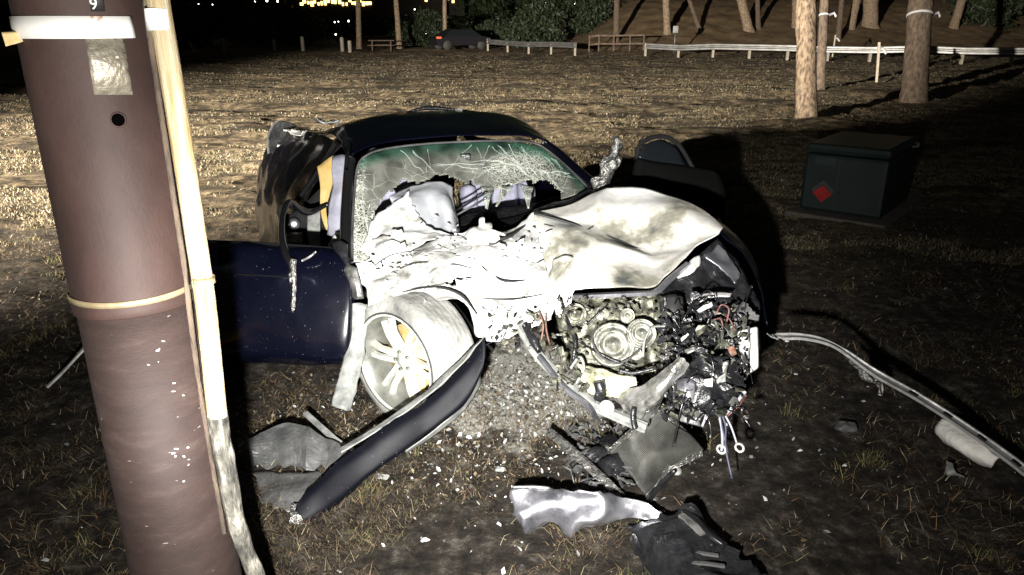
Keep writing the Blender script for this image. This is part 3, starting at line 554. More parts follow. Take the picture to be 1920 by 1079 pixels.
patch('hanging_trim', pr([[(543, 486, 3.43), (548, 486, 3.42), (554, 488, 3.43)], [(543, 525, 3.42), (549, 525, 3.41), (556, 526, 3.42)], [(546, 560, 3.42), (550, 560, 3.41), (553, 561, 3.42)], [(548, 586, 3.42), (549, 587, 3.42), (550, 586, 3.42)]]), 'torn_foil', DOOR, n=4, amp=.008, freq=30)
MB().tube([P(*p) for p in ((566, 489, 3.44), (580, 482, 3.43), (592, 472, 3.44))], .006).build('torn_clip', 'bare_metal', DOOR)
patch('hinge_bracket', pr([[(640, 500, 3.5), (655, 498, 3.46), (668, 502, 3.44)], [(652, 530, 3.46), (662, 528, 3.42), (676, 532, 3.42)], [(662, 562, 3.44), (668, 562, 3.41), (682, 560, 3.42)]]), 'bare_metal', CAR, n=4, amp=.012, freq=14)
# the far door, also open, dark against the lawn
DR2 = bpy.data.objects.new('door', None); COL.objects.link(DR2); DR2.location = P(1190, 420, 4.3); DR2.parent = CAR; DR2.matrix_parent_inverse = CX.inverted(); DR2['label'] = 'dark driver door swung open on the far side'
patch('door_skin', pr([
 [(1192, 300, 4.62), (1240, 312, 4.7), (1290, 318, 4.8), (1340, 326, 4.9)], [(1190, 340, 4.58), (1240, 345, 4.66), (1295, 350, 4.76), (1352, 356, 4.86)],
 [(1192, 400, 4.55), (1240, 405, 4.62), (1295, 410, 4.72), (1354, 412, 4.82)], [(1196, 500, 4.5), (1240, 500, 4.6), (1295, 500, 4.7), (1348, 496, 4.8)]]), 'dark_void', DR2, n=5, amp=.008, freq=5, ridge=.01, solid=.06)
MB().tube([P(*p) for p in ((1192, 300, 4.64), (1202, 268, 4.66), (1240, 256, 4.72), (1272, 272, 4.78), (1300, 318, 4.82))], .014).build('window_frame', 'interior', DR2)
patch('window_glass', pr([[(1196, 298, 4.65), (1240, 308, 4.73), (1290, 316, 4.81)], [(1204, 272, 4.66), (1240, 262, 4.73), (1270, 278, 4.79)]]), 'glass_dark', DR2, n=4)

# --- bonnet and burnt fender
HOOD = pr([
 [(1000, 397, 3.80), (1050, 383, 3.86), (1120, 366, 3.90), (1190, 362, 3.90), (1260, 375, 3.80), (1320, 405, 3.65), (1353, 433, 3.50)],
 [(1000, 400, 3.75), (1060, 398, 3.76), (1130, 394, 3.74), (1200, 395, 3.70), (1262, 408, 3.62), (1312, 426, 3.53), (1351, 438, 3.46)],
 [(1001, 404, 3.70), (1060, 417, 3.70), (1120, 437, 3.66), (1180, 462, 3.58), (1232, 480, 3.50), (1288, 470, 3.45), (1347, 447, 3.43)],
 [(1008, 440, 3.60), (1060, 447, 3.54), (1120, 462, 3.47), (1180, 482, 3.42), (1226, 498, 3.38), (1272, 490, 3.38), (1327, 462, 3.40)],
 [(1025, 500, 3.45), (1065, 498, 3.37), (1120, 508, 3.30), (1175, 516, 3.27), (1220, 520, 3.28), (1257, 506, 3.30), (1302, 478, 3.36)],
 [(1042, 552, 3.32), (1072, 552, 3.22), (1120, 550, 3.18), (1170, 548, 3.17), (1226, 545, 3.18), (1252, 522, 3.24), (1287, 492, 3.32)]])
o = patch('bonnet', HOOD, 'hood_ash', CAR, n=12, amp=.007, freq=5, ridge=.026, solid=.005)
MB().tube([P(*p) for p in ((1000, 400, 3.69), (1060, 416, 3.685), (1120, 436, 3.645), (1180, 461, 3.565), (1232, 480, 3.485))], .006).build('bonnet_dark_line', 'plain_black', CAR)  # black tube painting the shade in the bonnet's main fold
MB().tube([P(*p) for p in ((1020, 421, 3.63), (1060, 430, 3.6), (1095, 432, 3.58), (1112, 425, 3.61))], [.002, .004, .005, .002]).build('bonnet_dark_line', 'plain_black', CAR)  # shorter black tube, same painted crease shade
MB().sweep(curve([P(*p) for p in ((1046, 556, 3.30), (1075, 556, 3.2), (1130, 554, 3.16), (1190, 551, 3.15), (1228, 548, 3.16), (1254, 525, 3.22), (1290, 495, 3.3))], 4), [(-.012, -.008), (.012, -.008), (.012, .008), (-.012, .008)]).build('bonnet_lip', 'panel_metal', CAR, smooth=False)
patch('bonnet_fold', pr([[(1040, 490, 3.42), (1062, 482, 3.40), (1085, 492, 3.36)], [(1030, 520, 3.36), (1056, 520, 3.30), (1092, 522, 3.28)], [(1034, 556, 3.28), (1050, 575, 3.2), (1075, 556, 3.2)], [(1044, 590, 3.24), (1050, 596, 3.2), (1056, 590, 3.2)]]), 'hood_ash', CAR, n=6, amp=.012, freq=10, ridge=.012, jag=.01)
patch('torn_fender_strip', pr([[(1100, 360, 4.15), (1118, 362, 4.1), (1140, 358, 4.12)], [(1122, 325, 4.13), (1140, 330, 4.08), (1160, 322, 4.12)], [(1138, 285, 4.12), (1152, 292, 4.08), (1168, 285, 4.12)], [(1152, 256, 4.1), (1158, 258, 4.08), (1164, 258, 4.1)]]), 'torn_foil', CAR, n=8, amp=.03, freq=16, ridge=.02, jag=.012, solid=.003)
patch('wiper_cowl', pr([[(1000, 398, 3.95), (1050, 380, 4.05), (1105, 358, 4.16), (1135, 358, 4.14)], [(1004, 410, 3.85), (1060, 396, 3.93), (1110, 372, 4.05), (1140, 366, 4.05)]]), 'black_plastic', CAR, n=5, amp=.01, freq=10, solid=.02)

def tears(C):
    X, Y, Z = [C[..., i] * 5 for i in range(3)]; e = np.abs(fbm(X, Y, Z, 4)); m = fbm(X * .5 + 50, Y * .5, Z * .5, 2)
    return (e < .035) & (m > -.15)
patch('crushed_fender', pr([
 [(664, 494, 3.54), (715, 486, 3.58), (770, 468, 3.58), (830, 448, 3.60), (890, 440, 3.68), (945, 442, 3.74), (1003, 402, 3.82)],
 [(668, 512, 3.50), (722, 505, 3.50), (778, 488, 3.48), (835, 470, 3.48), (890, 466, 3.54), (950, 470, 3.58), (1010, 440, 3.66)],
 [(676, 530, 3.47), (730, 525, 3.42), (786, 512, 3.40), (840, 500, 3.38), (890, 500, 3.42), (955, 505, 3.44), (1022, 490, 3.52)],
 [(686, 550, 3.46), (738, 540, 3.38), (792, 530, 3.34), (848, 526, 3.30), (895, 535, 3.32), (960, 545, 3.34), (1032, 530, 3.40)],
 [(694, 574, 3.46), (742, 549, 3.36), (800, 546, 3.29), (856, 560, 3.24), (902, 580, 3.24), (965, 585, 3.26), (1038, 566, 3.30)],
 [(696, 584, 3.50), (745, 555, 3.41), (804, 553, 3.34), (868, 580, 3.28), (910, 640, 3.20), (968, 628, 3.22), (1035, 600, 3.26)]]), 'ash', CAR, n=16, amp=.014, freq=6.5, ridge=.024, hole=tears, solid=.004, jag=.012)
patch('crushed_scuttle', pr([
 [(676, 470, 3.62), (700, 415, 3.72), (735, 385, 3.80), (765, 360, 3.86)], [(690, 478, 3.58), (722, 432, 3.66), (756, 410, 3.72), (778, 398, 3.76)], [(715, 485, 3.55), (750, 450, 3.60), (785, 438, 3.64), (812, 432, 3.66)], [(750, 482, 3.53), (790, 462, 3.55), (826, 450, 3.58), (858, 446, 3.64)]]), 'ash', CAR, n=10, amp=.012, freq=10, ridge=.02, jag=.015)
for i, rows in enumerate(([(860, 440), (905, 425), (950, 440), (905, 462)], [(700, 452), (740, 440), (780, 470), (720, 490)])):
    t = 3.56 + .03 * i; a, b, c, d = rows
    patch('crushed_scrap', pr([[(*a, t + .05), ((a[0] + b[0]) / 2, (a[1] + b[1]) / 2, t), (*b, t + .05)], [((a[0] + d[0]) / 2, (a[1] + d[1]) / 2, t - .03), ((a[0] + c[0]) / 2, (a[1] + c[1]) / 2, t - .05), ((b[0] + c[0]) / 2, (b[1] + c[1]) / 2, t - .02)], [(*d, t - .02), ((d[0] + c[0]) / 2, (d[1] + c[1]) / 2, t - .05), (*c, t)]]), 'ash', CAR, n=8, amp=.02, freq=14, ridge=.03, jag=.02, seed=i * 3.)
# black tubes along the crushed metal, painting the dark of its folds and cracks
for pts, r in (([(742, 508, 3.43), (775, 494, 3.43), (812, 492, 3.40), (838, 498, 3.36)], .004), ([(894, 484, 3.44), (908, 505, 3.38), (930, 520, 3.36), (952, 528, 3.33), (985, 526, 3.35)], .006), ([(822, 502, 3.36), (850, 496, 3.36), (884, 503, 3.36)], .005), ([(752, 548, 3.33), (812, 538, 3.27), (862, 552, 3.22), (894, 590, 3.19)], .006), ([(905, 560, 3.26), (960, 562, 3.26), (1020, 552, 3.3)], .003), ([(868, 448, 3.58), (905, 452, 3.58), (948, 446, 3.6), (984, 424, 3.68)], .010), ([(700, 500, 3.48), (735, 478, 3.5), (790, 470, 3.5)], .003)):
    MB().tube([P(*p) for p in pts], [r * .3] + [r] * (len(pts) - 2) + [r * .3]).build('fold_dark_line', 'plain_black', CAR)
# paint curls and torn scraps lying on the crushed metal
mb = MB()
for i in range(150):
    u = random.random(); px = 680 + 350 * u + random.gauss(0, 12); py = 500 - 30 * u + random.gauss(0, 30); t = 3.56 - (py - 440) / 140 * .22 - .05
    q = P(px, py, t); s = .006 + .016 * random.random()**2; M = Matrix.Rotation(random.random() * 6, 3, 'Z') @ Matrix.Rotation(random.random() * 3, 3, 'X')
    mb.add([q + M @ Vector(v) * s for v in ((-1, -.5, 0), (.8, -.7, .2), (1, .6, -.2), (-.5, .7, .4))], [(0, 1, 2, 3)])
o = mb.build('paint_scraps', 'ash', CAR, smooth=False); o['kind'] = 'stuff'
patch('fender_liner', pr([[(654, 572, 3.46), (674, 570, 3.46), (694, 574, 3.47)], [(652, 620, 3.46), (668, 622, 3.45), (686, 624, 3.47)], [(646, 672, 3.45), (662, 676, 3.43), (678, 682, 3.45)], [(632, 715, 3.42), (650, 722, 3.40), (668, 726, 3.42)], [(622, 762, 3.36), (640, 768, 3.33), (656, 770, 3.36)]]), 'liner_grey', CAR, n=6, amp=.006, freq=12, ridge=.006, jag=.008, solid=.006)
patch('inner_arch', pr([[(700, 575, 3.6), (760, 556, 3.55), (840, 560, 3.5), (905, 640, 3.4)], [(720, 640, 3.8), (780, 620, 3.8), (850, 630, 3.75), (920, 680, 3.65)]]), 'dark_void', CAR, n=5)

# --- front wheel, folded out of its arch
def wheel(c, ax, spin, R0=.318, ash=True):
    W = bpy.data.objects.new('wheel', None); COL.objects.link(W); W.location = c; W.parent = CAR; W.matrix_parent_inverse = CX.inverted()
    ax = Vector(ax).normalized(); w2 = .125
    prof = [(.232, -w2 + .004), (.255, -w2 - .006), (.292, -w2 + .004), (R0 - .006, -w2 + .028)]
    for k in range(7): prof += [(R0, -w2 + .034 + k * .027), (R0, -w2 + .053 + k * .027), (R0 - .0006, -w2 + .055 + k * .027), (R0 - .0006, -w2 + .058 + k * .027)] if k < 6 else [(R0, -w2 + .034 + k * .027), (R0 - .003, w2 - .030)]
    prof += [(.294, w2 - .004), (.258, w2 + .006), (.234, w2 - .004), (.225, 0)]
    MB().lathe(prof, c, ax, 48, closed=True).build('tyre', 'tyre_ash' if ash else 'rubber', W)
    MB().lathe([(.240, w2 + .004), (.244, w2 - .004), (.238, w2 - .012), (.226, w2 - .018), (.214, w2 - .05), (.205, -.02), (.205, -w2), (.197, -w2), (.197, -.02), (.206, w2 - .05), (.218, w2 - .02), (.230, w2 - .006), (.234, w2 + .004)], c, ax, 48, closed=True).build('rim', 'rim_barrel', W)
    MB().lathe([(.243, w2 + .008), (.249, w2 + .010), (.249, w2 + .004), (.243, w2 + .002)], c, ax, 48, closed=True).build('bead_line', 'rubber', W)
    MB().lathe([(.229, w2 + .006), (.241, w2 + .012), (.242, w2 + .002), (.230, w2)], c, ax, 48, closed=True).build('rim_lip', 'rim', W)
    MB().lathe([(.165, 0), (.165, .012), (.09, .012), (.07, .03), (.02, .03)], c + ax * .0, ax, 40).build('brake_disc', 'gold_disc', W)
    a = ax.orthogonal().normalized(); b = ax.cross(a)
    def dirn(an): return a * math.cos(an) + b * math.sin(an)
    for k in range(6):
        an = spin + k * math.pi / 3
        mb = MB()
        for s in (-1, 1):
            d = dirn(an); e = ax.cross(d)
            p0 = c + d * .045 + e * (s * .014) + ax * .060; p1 = c + d * .14 + e * (s * .022) + ax * .078; p2 = c + d * .212 + e * (s * .030) + ax * .070
            mb.sweep([p0, p1, p2], [(-.014, -.012), (.014, -.012), (.010, .012), (-.010, .012)], [1.15, .9, .95], up=ax)
        mb.build('spoke', 'rim', W, smooth=False)
    MB().lathe([(.07, .04), (.07, .062), (.055, .072), (.03, .074), (.028, .080), (.004, .080)], c, ax, 24).build('hub', 'rim', W)
    for k in range(5):
        d = dirn(spin + .3 + k * 2 * math.pi / 5); MB().lathe([(.008, .072), (.008, .084), (.002, .084)], c + d * .045, ax, 8).build('wheel_nut', 'engine_metal', W)
    q = c + dirn(spin + 1.1) * .12 + ax * .012
    MB().box(q, (.05, .09, .12)).build('brake_caliper', 'gold_disc', W, bevel=.01)
wheel(P(776, 668, 3.50), Vector((-.62, -.78, .03)), .35)
# the other wheels, hidden in their arches, carry the wreck
for (lx, ly, s) in ((-2.45, -.74, -1), (-2.45, .74, 1), (.05, .74, 1)):
    wheel(L(lx, ly, .318), (CX.to_3x3() @ Vector((0, s, 0))), .2, ash=False)

# --- engine bay
patch('engine_block', pr([[(1040, 560, 3.30), (1080, 556, 3.26), (1140, 556, 3.24), (1200, 556, 3.24), (1250, 552, 3.28)], [(1048, 600, 3.26), (1085, 598, 3.2), (1140, 596, 3.17), (1200, 594, 3.18), (1252, 590, 3.25)], [(1062, 650, 3.22), (1095, 648, 3.16), (1145, 650, 3.12), (1200, 650, 3.14), (1255, 640, 3.22)], [(1085, 700, 3.2), (1110, 702, 3.14), (1150, 705, 3.11), (1205, 700, 3.12), (1260, 690, 3.2)]]), 'engine_metal', CAR, n=10, amp=.016, freq=22, ridge=.02, solid=.01)
AXE = (P(1150, 640, 2.6) - P(1150, 640, 3.1)).normalized()
AXE = (AXE + Vector((.12, 0, .12))).normalized()
def pulley(px, py, t, r, d, name='pulley', m='pulley'):
    c = P(px, py, t)
    MB().lathe([(r * .96, -d), (r, -d * .9), (r, -d * .2), (r * .93, 0), (r * .86, -d * .25), (r * .74, -d * .25), (r * .66, -d * .04), (r * .54, -d * .04), (r * .48, -d * .3), (r * .34, -d * .3), (r * .28, d * .15), (r * .1, d * .15), (r * .08, d * .3), (r * .02, d * .3)], c, AXE, 32).build(name, m, CAR)
pulley(1149, 646, 3.02, .092, .05); pulley(1203, 625, 3.02, .062, .05); pulley(1176, 592, 3.1, .032, .03); pulley(1192, 664, 3.02, .026, .03); pulley(1078, 590, 3.14, .050, .03, 'cam_cover', 'engine_metal'); pulley(1128, 588, 3.14, .03, .03)
MB().tube([P(*p) for p in ((1118, 610, 3.05), (1110, 640, 3.0), (1130, 672, 2.99), (1165, 680, 2.98), (1200, 655, 2.98), (1222, 628, 3.0))], .0045).build('drive_belt', 'rubber', CAR)
for pts, r, m in (([(1085, 640, 3.06), (1118, 660, 3.0), (1150, 676, 2.98), (1190, 690, 2.98)], .008, 'black_plastic'), ([(1052, 560, 3.22), (1066, 610, 3.12), (1078, 640, 3.08), (1074, 680, 3.06)], .014, 'black_plastic'),
                  ([(1205, 670, 2.95), (1208, 640, 2.95), (1222, 615, 2.97), (1245, 612, 3.0)], .007, 'liner_grey'), ([(1100, 610, 3.06), (1125, 585, 3.05), (1140, 570, 3.08)], .006, 'black_plastic'),
                  ([(1230, 690, 2.92), (1190, 700, 2.94), (1160, 695, 2.96)], .012, 'black_plastic'), ([(1070, 690, 3.05), (1086, 670, 3.02), (1094, 690, 3.0), (1080, 720, 3.0)], .010, 'liner_grey'),
                  ([(1060, 665, 3.1), (1050, 700, 3.06), (1075, 720, 3.02)], .014, 'engine_metal')):
    MB().tube([P(*p) for p in pts], r * .62).build('hose', m, CAR)
patch('oil_pan', pr([[(1082, 682, 3.08), (1110, 690, 3.02), (1150, 702, 3.0), (1190, 712, 3.0)], [(1090, 708, 3.04), (1120, 714, 2.98), (1155, 724, 2.95), (1192, 730, 2.96)], [(1108, 738, 3.02), (1135, 742, 2.97), (1160, 746, 2.95), (1188, 744, 2.97)]]), 'oil_pan', CAR, n=8, amp=.012, freq=14, ridge=.01, solid=.012)
# torn sheet and rails under the engine
patch('torn_bracket', pr([[(1273, 668, 2.80), (1280, 670, 2.78), (1286, 678, 2.80)], [(1240, 700, 2.84), (1252, 715, 2.80), (1262, 722, 2.84)], [(1195, 728, 2.90), (1215, 752, 2.84), (1236, 756, 2.88)], [(1148, 746, 2.96), (1180, 772, 2.90), (1215, 792, 2.90)]]), 'bare_metal', CAR, n=5, amp=.004, freq=14, ridge=.022, jag=.012, solid=.003, smooth=False)
def rail(name, pts, w, h, m, parent, r=None):
    mb = MB(); c = curve([P(*p) for p in pts], 6)
    mb.sweep(c, [(-w, -h), (w, -h), (w, -h * .4), (w * .5, -h * .2), (w * .5, h), (-w * .5, h), (-w * .5, -h * .2), (-w, -h * .4)], r); return mb.build(name, m, parent, smooth=False)
rail('subframe_rail', [(974, 606, 3.22), (992, 640, 3.18), (1022, 680, 3.13), (1062, 716, 3.06), (1110, 756, 2.98), (1170, 785, 2.90), (1212, 802, 2.86)], .020, .016, 'liner_grey', CAR)
rail('subframe_rail', [(1010, 668, 3.10), (1060, 728, 3.02), (1100, 758, 2.96), (1122, 790, 2.92)], .010, .008, 'panel_metal', CAR)
MB().tube([P(1122, 715, 2.92), P(1126, 735, 2.92), P(1122, 748, 2.94)], .022, 12).build('damper_mount', 'black_plastic', CAR)
MB().tube([P(1188, 765, 2.82), P(1186, 785, 2.82), P(1190, 805, 2.82)], .010, 10).build('mount_stud', 'black_plastic', CAR)
MB().lathe([(.03, 0), (.03, .02), (.018, .03), (.012, .01), (.004, .01)], P(1136, 765, 2.9), AXE, 18).build('bush', 'white_plastic', CAR)
MB().tube([P(982, 610, 3.16), P(1000, 640, 3.12), P(1012, 660, 3.1)], [.012, .02, .014]).build('broken_strut', 'black_plastic', CAR)
for i, pts in enumerate((((1010, 585, 3.2), (1018, 610, 3.16), (1014, 640, 3.14)), ((1022, 590, 3.2), (1024, 620, 3.16), (1030, 645, 3.12)))):
    MB().tube([P(*p) for p in pts], .004).build('wiring', 'orange_plastic', CAR)
# far front corner: lamp housing, crash bar, wiring
patch('front_fender', pr([[(1352, 436, 3.50), (1330, 410, 3.75), (1290, 388, 4.0), (1250, 376, 4.2)], [(1395, 478, 3.42), (1385, 452, 3.7), (1350, 420, 3.95), (1310, 400, 4.2)], [(1424, 545, 3.32), (1420, 520, 3.6), (1390, 480, 3.9), (1350, 440, 4.15)], [(1436, 612, 3.22), (1432, 590, 3.5), (1410, 545, 3.8), (1370, 500, 4.1)]]), 'paint_clean', CAR, n=6, amp=.008, freq=6, ridge=.01, solid=.006)
patch('lamp_housing', pr([[(1232, 548, 3.25), (1262, 520, 3.32), (1305, 482, 3.4), (1345, 448, 3.46)], [(1240, 580, 3.25), (1290, 560, 3.32), (1340, 530, 3.38), (1388, 500, 3.42)], [(1250, 620, 3.22), (1300, 610, 3.26), (1360, 590, 3.3), (1420, 570, 3.32)], [(1255, 690, 3.2), (1310, 690, 3.22), (1370, 670, 3.24), (1420, 650, 3.22)]]), 'black_plastic', CAR, n=8, amp=.03, freq=10, ridge=.03, solid=.01)
patch('fender_edge', pr([[(1318, 478, 3.36), (1338, 466, 3.4), (1346, 455, 3.42)], [(1352, 505, 3.33), (1362, 494, 3.36), (1370, 484, 3.38)], [(1378, 530, 3.28), (1384, 522, 3.3), (1388, 512, 3.32)]]), 'panel_metal', CAR, n=5, amp=.008, freq=14, jag=.008)
patch('lamp_bracket', pr([[(1264, 512, 3.27), (1290, 494, 3.3), (1312, 478, 3.33)], [(1272, 522, 3.25), (1296, 512, 3.27), (1310, 500, 3.3)]]), 'white_plastic', CAR, n=5, amp=.01, freq=16, jag=.01)
patch('lamp_reflector', pr([[(1308, 552, 3.16), (1345, 548, 3.14), (1372, 550, 3.14)], [(1316, 558, 3.12), (1346, 557, 3.1), (1368, 557, 3.11)]]), 'white_plastic', CAR, n=4)
for k in range(5):
    a = P(1378 + k * 3, 602 - k * 3, 3.12); b = P(1398 + k * 6, 568 + k * 7, 3.10)
    MB().sweep([a, b], [(-.006, -.012), (.006, -.012), (.006, .012), (-.006, .012)]).build('grille_rib', 'liner_dark', CAR, smooth=False)
MB().add([P(*p) for p in ((1381, 622, 3.04), (1420, 612, 3.02), (1422, 690, 3.0), (1396, 706, 3.02), (1386, 660, 3.03), (1384, 622, 3.14), (1422, 612, 3.12), (1424, 690, 3.1), (1398, 706, 3.12), (1388, 660, 3.13))],
   [(0, 1, 2, 3, 4), (9, 8, 7, 6, 5), (0, 5, 6, 1), (1, 6, 7, 2), (2, 7, 8, 3), (3, 8, 9, 4), (4, 9, 5, 0)]).build('washer_tank', 'white_plastic', CAR, smooth=False, bevel=.01)
MB().sweep([P(1403, 612, 3.01), P(1404, 650, 3.0), P(1402, 700, 3.0)], [(-.004, -.004), (.004, -.004), (.004, .004), (-.004, .004)]).build('tank_seam', 'panel_metal', CAR)
patch('fan_shroud', pr([[(1258, 690, 2.98), (1300, 672, 2.95), (1345, 668, 2.95), (1384, 690, 2.98)], [(1255, 720, 2.95), (1300, 715, 2.90), (1345, 712, 2.9), (1386, 722, 2.95)], [(1262, 750, 2.94), (1300, 758, 2.88), (1340, 756, 2.88), (1378, 748, 2.93)], [(1285, 770, 2.94), (1310, 775, 2.9), (1338, 774, 2.9), (1360, 765, 2.93)]]), 'black_plastic', CAR, n=8, amp=.018, freq=16, ridge=.025, solid=.012)
patch('shroud_panel', pr([[(1268, 712, 2.9), (1290, 710, 2.88), (1304, 716, 2.87)], [(1270, 735, 2.88), (1288, 738, 2.86), (1302, 740, 2.86)], [(1280, 752, 2.88), (1292, 755, 2.86), (1300, 752, 2.86)]]), 'panel_metal', CAR, n=4, amp=.004, freq=14)
mb = MB(); mb2 = MB(); mb3 = MB(); mb4 = MB()
def near_corner():
    px = random.uniform(1240, 1400); py = random.uniform(556, 785); return px, py, 3.10 - (py - 560) / 200 * .22 + random.uniform(-.07, .03)
def rndM(): return Matrix.Rotation(random.random() * 6, 3, 'Z') @ Matrix.Rotation(random.random() * 6, 3, 'X') @ Matrix.Rotation(random.random() * 6, 3, 'Z')
def shard(m, q, size):               # a bent, ragged splinter with thickness
    M = rndM(); k = random.choice((5, 6, 7)); th = .0015 + .002 * random.random(); e = random.uniform(.2, .8)
    ring = [Vector((math.cos(6.283 * i / k) * random.uniform(.5, 1.2), math.sin(6.283 * i / k) * e * random.uniform(.5, 1.2), random.uniform(-.3, .3))) * size for i in range(k)]
    V = [q + M @ p for p in ring] + [q + M @ (p + Vector((0, 0, th))) for p in ring]
    m.add(V, [tuple(range(k - 1, -1, -1)), tuple(range(k, 2 * k))] + [(i, (i + 1) % k, k + (i + 1) % k, k + i) for i in range(k)])
for i in range(330):
    px, py, t = near_corner(); m_ = random.choice((mb, mb, mb, mb4, mb2)); shard(m_, P(px, py, t), random.uniform(.006, .040))
for i in range(60):
    px, py, t = near_corner(); q = P(px, py, t); d = Vector((random.gauss(0, .022), random.gauss(0, .02), random.gauss(-.02, .025)))
    mb3.tube([q, q + d + Vector((0, 0, .02)), q + d * 2, q + d * 2.5 - Vector((0, 0, .03))], random.uniform(.0015, .0035), 5)
for i in range(170):
    px, py = random.uniform(1035, 1255), random.uniform(556, 735); q = P(px, py, 3.12 - (py - 560) / 150 * .10 + random.uniform(-.05, .03))
    if (px - 1149)**2 + (py - 646)**2 < 1500 or (px - 1203)**2 + (py - 625)**2 < 700: continue
    if random.random() < .35: mb2.box(q, (random.uniform(.01, .035), random.uniform(.008, .02), random.uniform(.006, .02)), rndM())
    else: shard(random.choice((mb, mb2, mb2)), q, random.uniform(.006, .026))
for i in range(80):                 # torn edge between crushed fender and engine
    px, py = random.uniform(900, 1075), random.uniform(575, 665); shard(random.choice((mb2, mb2, mb4, mb, mb)), P(px, py, 3.2 - (py - 575) / 90 * .05 + random.uniform(-.05, .05)), random.uniform(.005, .026))
mb.build('broken_plastic', 'black_plastic', CAR, smooth=False)['kind'] = 'stuff'; mb2.build('broken_castings', 'engine_metal', CAR, smooth=False)['kind'] = 'stuff'; mb3.build('loose_wiring', 'black_gloss', CAR)['kind'] = 'stuff'; mb4.build('bright_splinters', 'bare_metal', CAR, smooth=False)['kind'] = 'stuff'
patch('battery_case', pr([[(1240, 560, 3.16), (1262, 556, 3.14), (1276, 560, 3.14)], [(1240, 585, 3.14), (1262, 585, 3.11), (1278, 588, 3.12)], [(1244, 604, 3.13), (1262, 606, 3.11), (1276, 604, 3.12)]]), 'plain_black', CAR, n=4, solid=.04)
for rows, m in (([[(1306, 582, 3.0), (1334, 566, 2.98)], [(1312, 584, 2.99), (1336, 574, 2.98)]], 'white_plastic'), ([[(1278, 640, 2.96), (1292, 628, 2.95)], [(1276, 636, 2.96), (1290, 624, 2.95)]], 'white_plastic'), ([[(1282, 655, 2.94), (1306, 648, 2.92)], [(1284, 664, 2.93), (1304, 658, 2.92)]], 'bare_metal'),
                 ([[(1320, 712, 2.84), (1338, 708, 2.83)], [(1322, 724, 2.84), (1336, 726, 2.83)]], 'white_plastic'), ([[(1352, 680, 2.86), (1364, 676, 2.86)], [(1354, 700, 2.86), (1362, 704, 2.86)]], 'bare_metal'), ([[(1344, 712, 2.86), (1360, 698, 2.86)], [(1348, 724, 2.86), (1362, 716, 2.86)]], 'liner_grey'),
                 ([[(1364, 652, 2.92), (1374, 648, 2.92)], [(1372, 668, 2.92), (1382, 664, 2.92)]], 'orange_plastic')):
    patch('lamp_fragment', pr(rows), m, CAR, n=4, amp=.012, freq=30, jag=.006)
for pts, m, r in (([(1342, 590, 2.98), (1352, 572, 2.96), (1366, 580, 2.96), (1362, 604, 2.97)], 'red_wire', .0035), ([(1356, 590, 2.98), (1368, 600, 2.96), (1378, 620, 2.97)], 'red_wire', .003), ([(1338, 600, 2.98), (1350, 598, 2.96), (1356, 615, 2.95)], 'red_wire', .003), ([(1358, 778, 2.88), (1378, 758, 2.88), (1396, 735, 2.9)], 'pale_wire', .008), ([(1362, 782, 2.87), (1384, 762, 2.87), (1398, 742, 2.9)], 'red_wire', .004),
                  ([(1345, 770, 2.88), (1352, 800, 2.86), (1354, 830, 2.84), (1352, 846, 2.84)], 'pale_wire', .005), ([(1350, 770, 2.88), (1360, 800, 2.86), (1360, 840, 2.83), (1372, 898, 2.80)], 'blue_wire', .004), ([(1354, 770, 2.88), (1370, 800, 2.86), (1382, 835, 2.84)], 'pale_wire', .004), ([(1348, 772, 2.88), (1355, 810, 2.85), (1364, 850, 2.83)], 'blue_wire', .004), ([(1302, 795, 2.9), (1308, 775, 2.9), (1322, 780, 2.88), (1316, 800, 2.88)], 'pale_wire', .005)):
    MB().tube([P(*p) for p in pts], r, 6).build('wiring', m, CAR)
for (px, py) in ((1352, 843), (1386, 840)):
    c = P(px, py, 2.83); a = AXE.orthogonal().normalized(); b = AXE.cross(a)
    MB().tube([c + (a * math.cos(k * .524) + b * math.sin(k * .524) * 1.2) * .014 for k in range(13)], .005, 6, smooth=False).build('wire_terminal', 'white_plastic', CAR)
patch('bumper_bar', pr([[(1240, 760, 3.0), (1270, 772, 2.95), (1310, 788, 2.92)], [(1244, 774, 3.0), (1276, 790, 2.94), (1314, 800, 2.92)]]), 'liner_dark', CAR, n=5, amp=.006, freq=14, solid=.02)

# ================================================================== LOOSE WRECKAGE ON THE GROUND
def loose(name, rows, m, label, cat, group=None, **kw): return tag(patch(name, rows, m, None, **kw), label, cat, group)
BP = thing('fallen_bumper', G(620, 960), 'long navy bumper panel propped from the ground against the front wheel', 'bumper')
patch('panel_skin', pr([
 [(907, 636, 3.10), (862, 692, 3.12), (800, 748, 3.10), (720, 804, 3.05), (640, 858, 2.98), (585, 910, 2.90), (556, 946, 2.85)],
 [(909, 655, 3.085), (868, 706, 3.09), (806, 764, 3.07), (728, 820, 3.02), (648, 876, 2.95), (590, 926, 2.87), (554, 958, 2.84)],
 [(908, 680, 3.08), (876, 738, 3.085), (818, 794, 3.06), (740, 848, 3.01), (660, 908, 2.935), (594, 956, 2.85), (548, 976, 2.82)],
 [(900, 705, 3.10), (868, 758, 3.10), (812, 808, 3.075), (734, 862, 3.02), (656, 926, 2.945), (592, 974, 2.855), (542, 984, 2.81)]]), 'paint_dull', BP, n=8, amp=.007, freq=6, ridge=.008, jag=.008, solid=.004)
patch('panel_flange', pr([[(905, 634, 3.11), (860, 688, 3.13), (800, 744, 3.11), (720, 800, 3.06), (640, 850, 2.99)], [(898, 640, 3.16), (850, 686, 3.18), (792, 738, 3.16), (712, 795, 3.1), (636, 842, 3.04)]]), 'liner_grey', BP, n=6, amp=.004, freq=14, solid=.004)
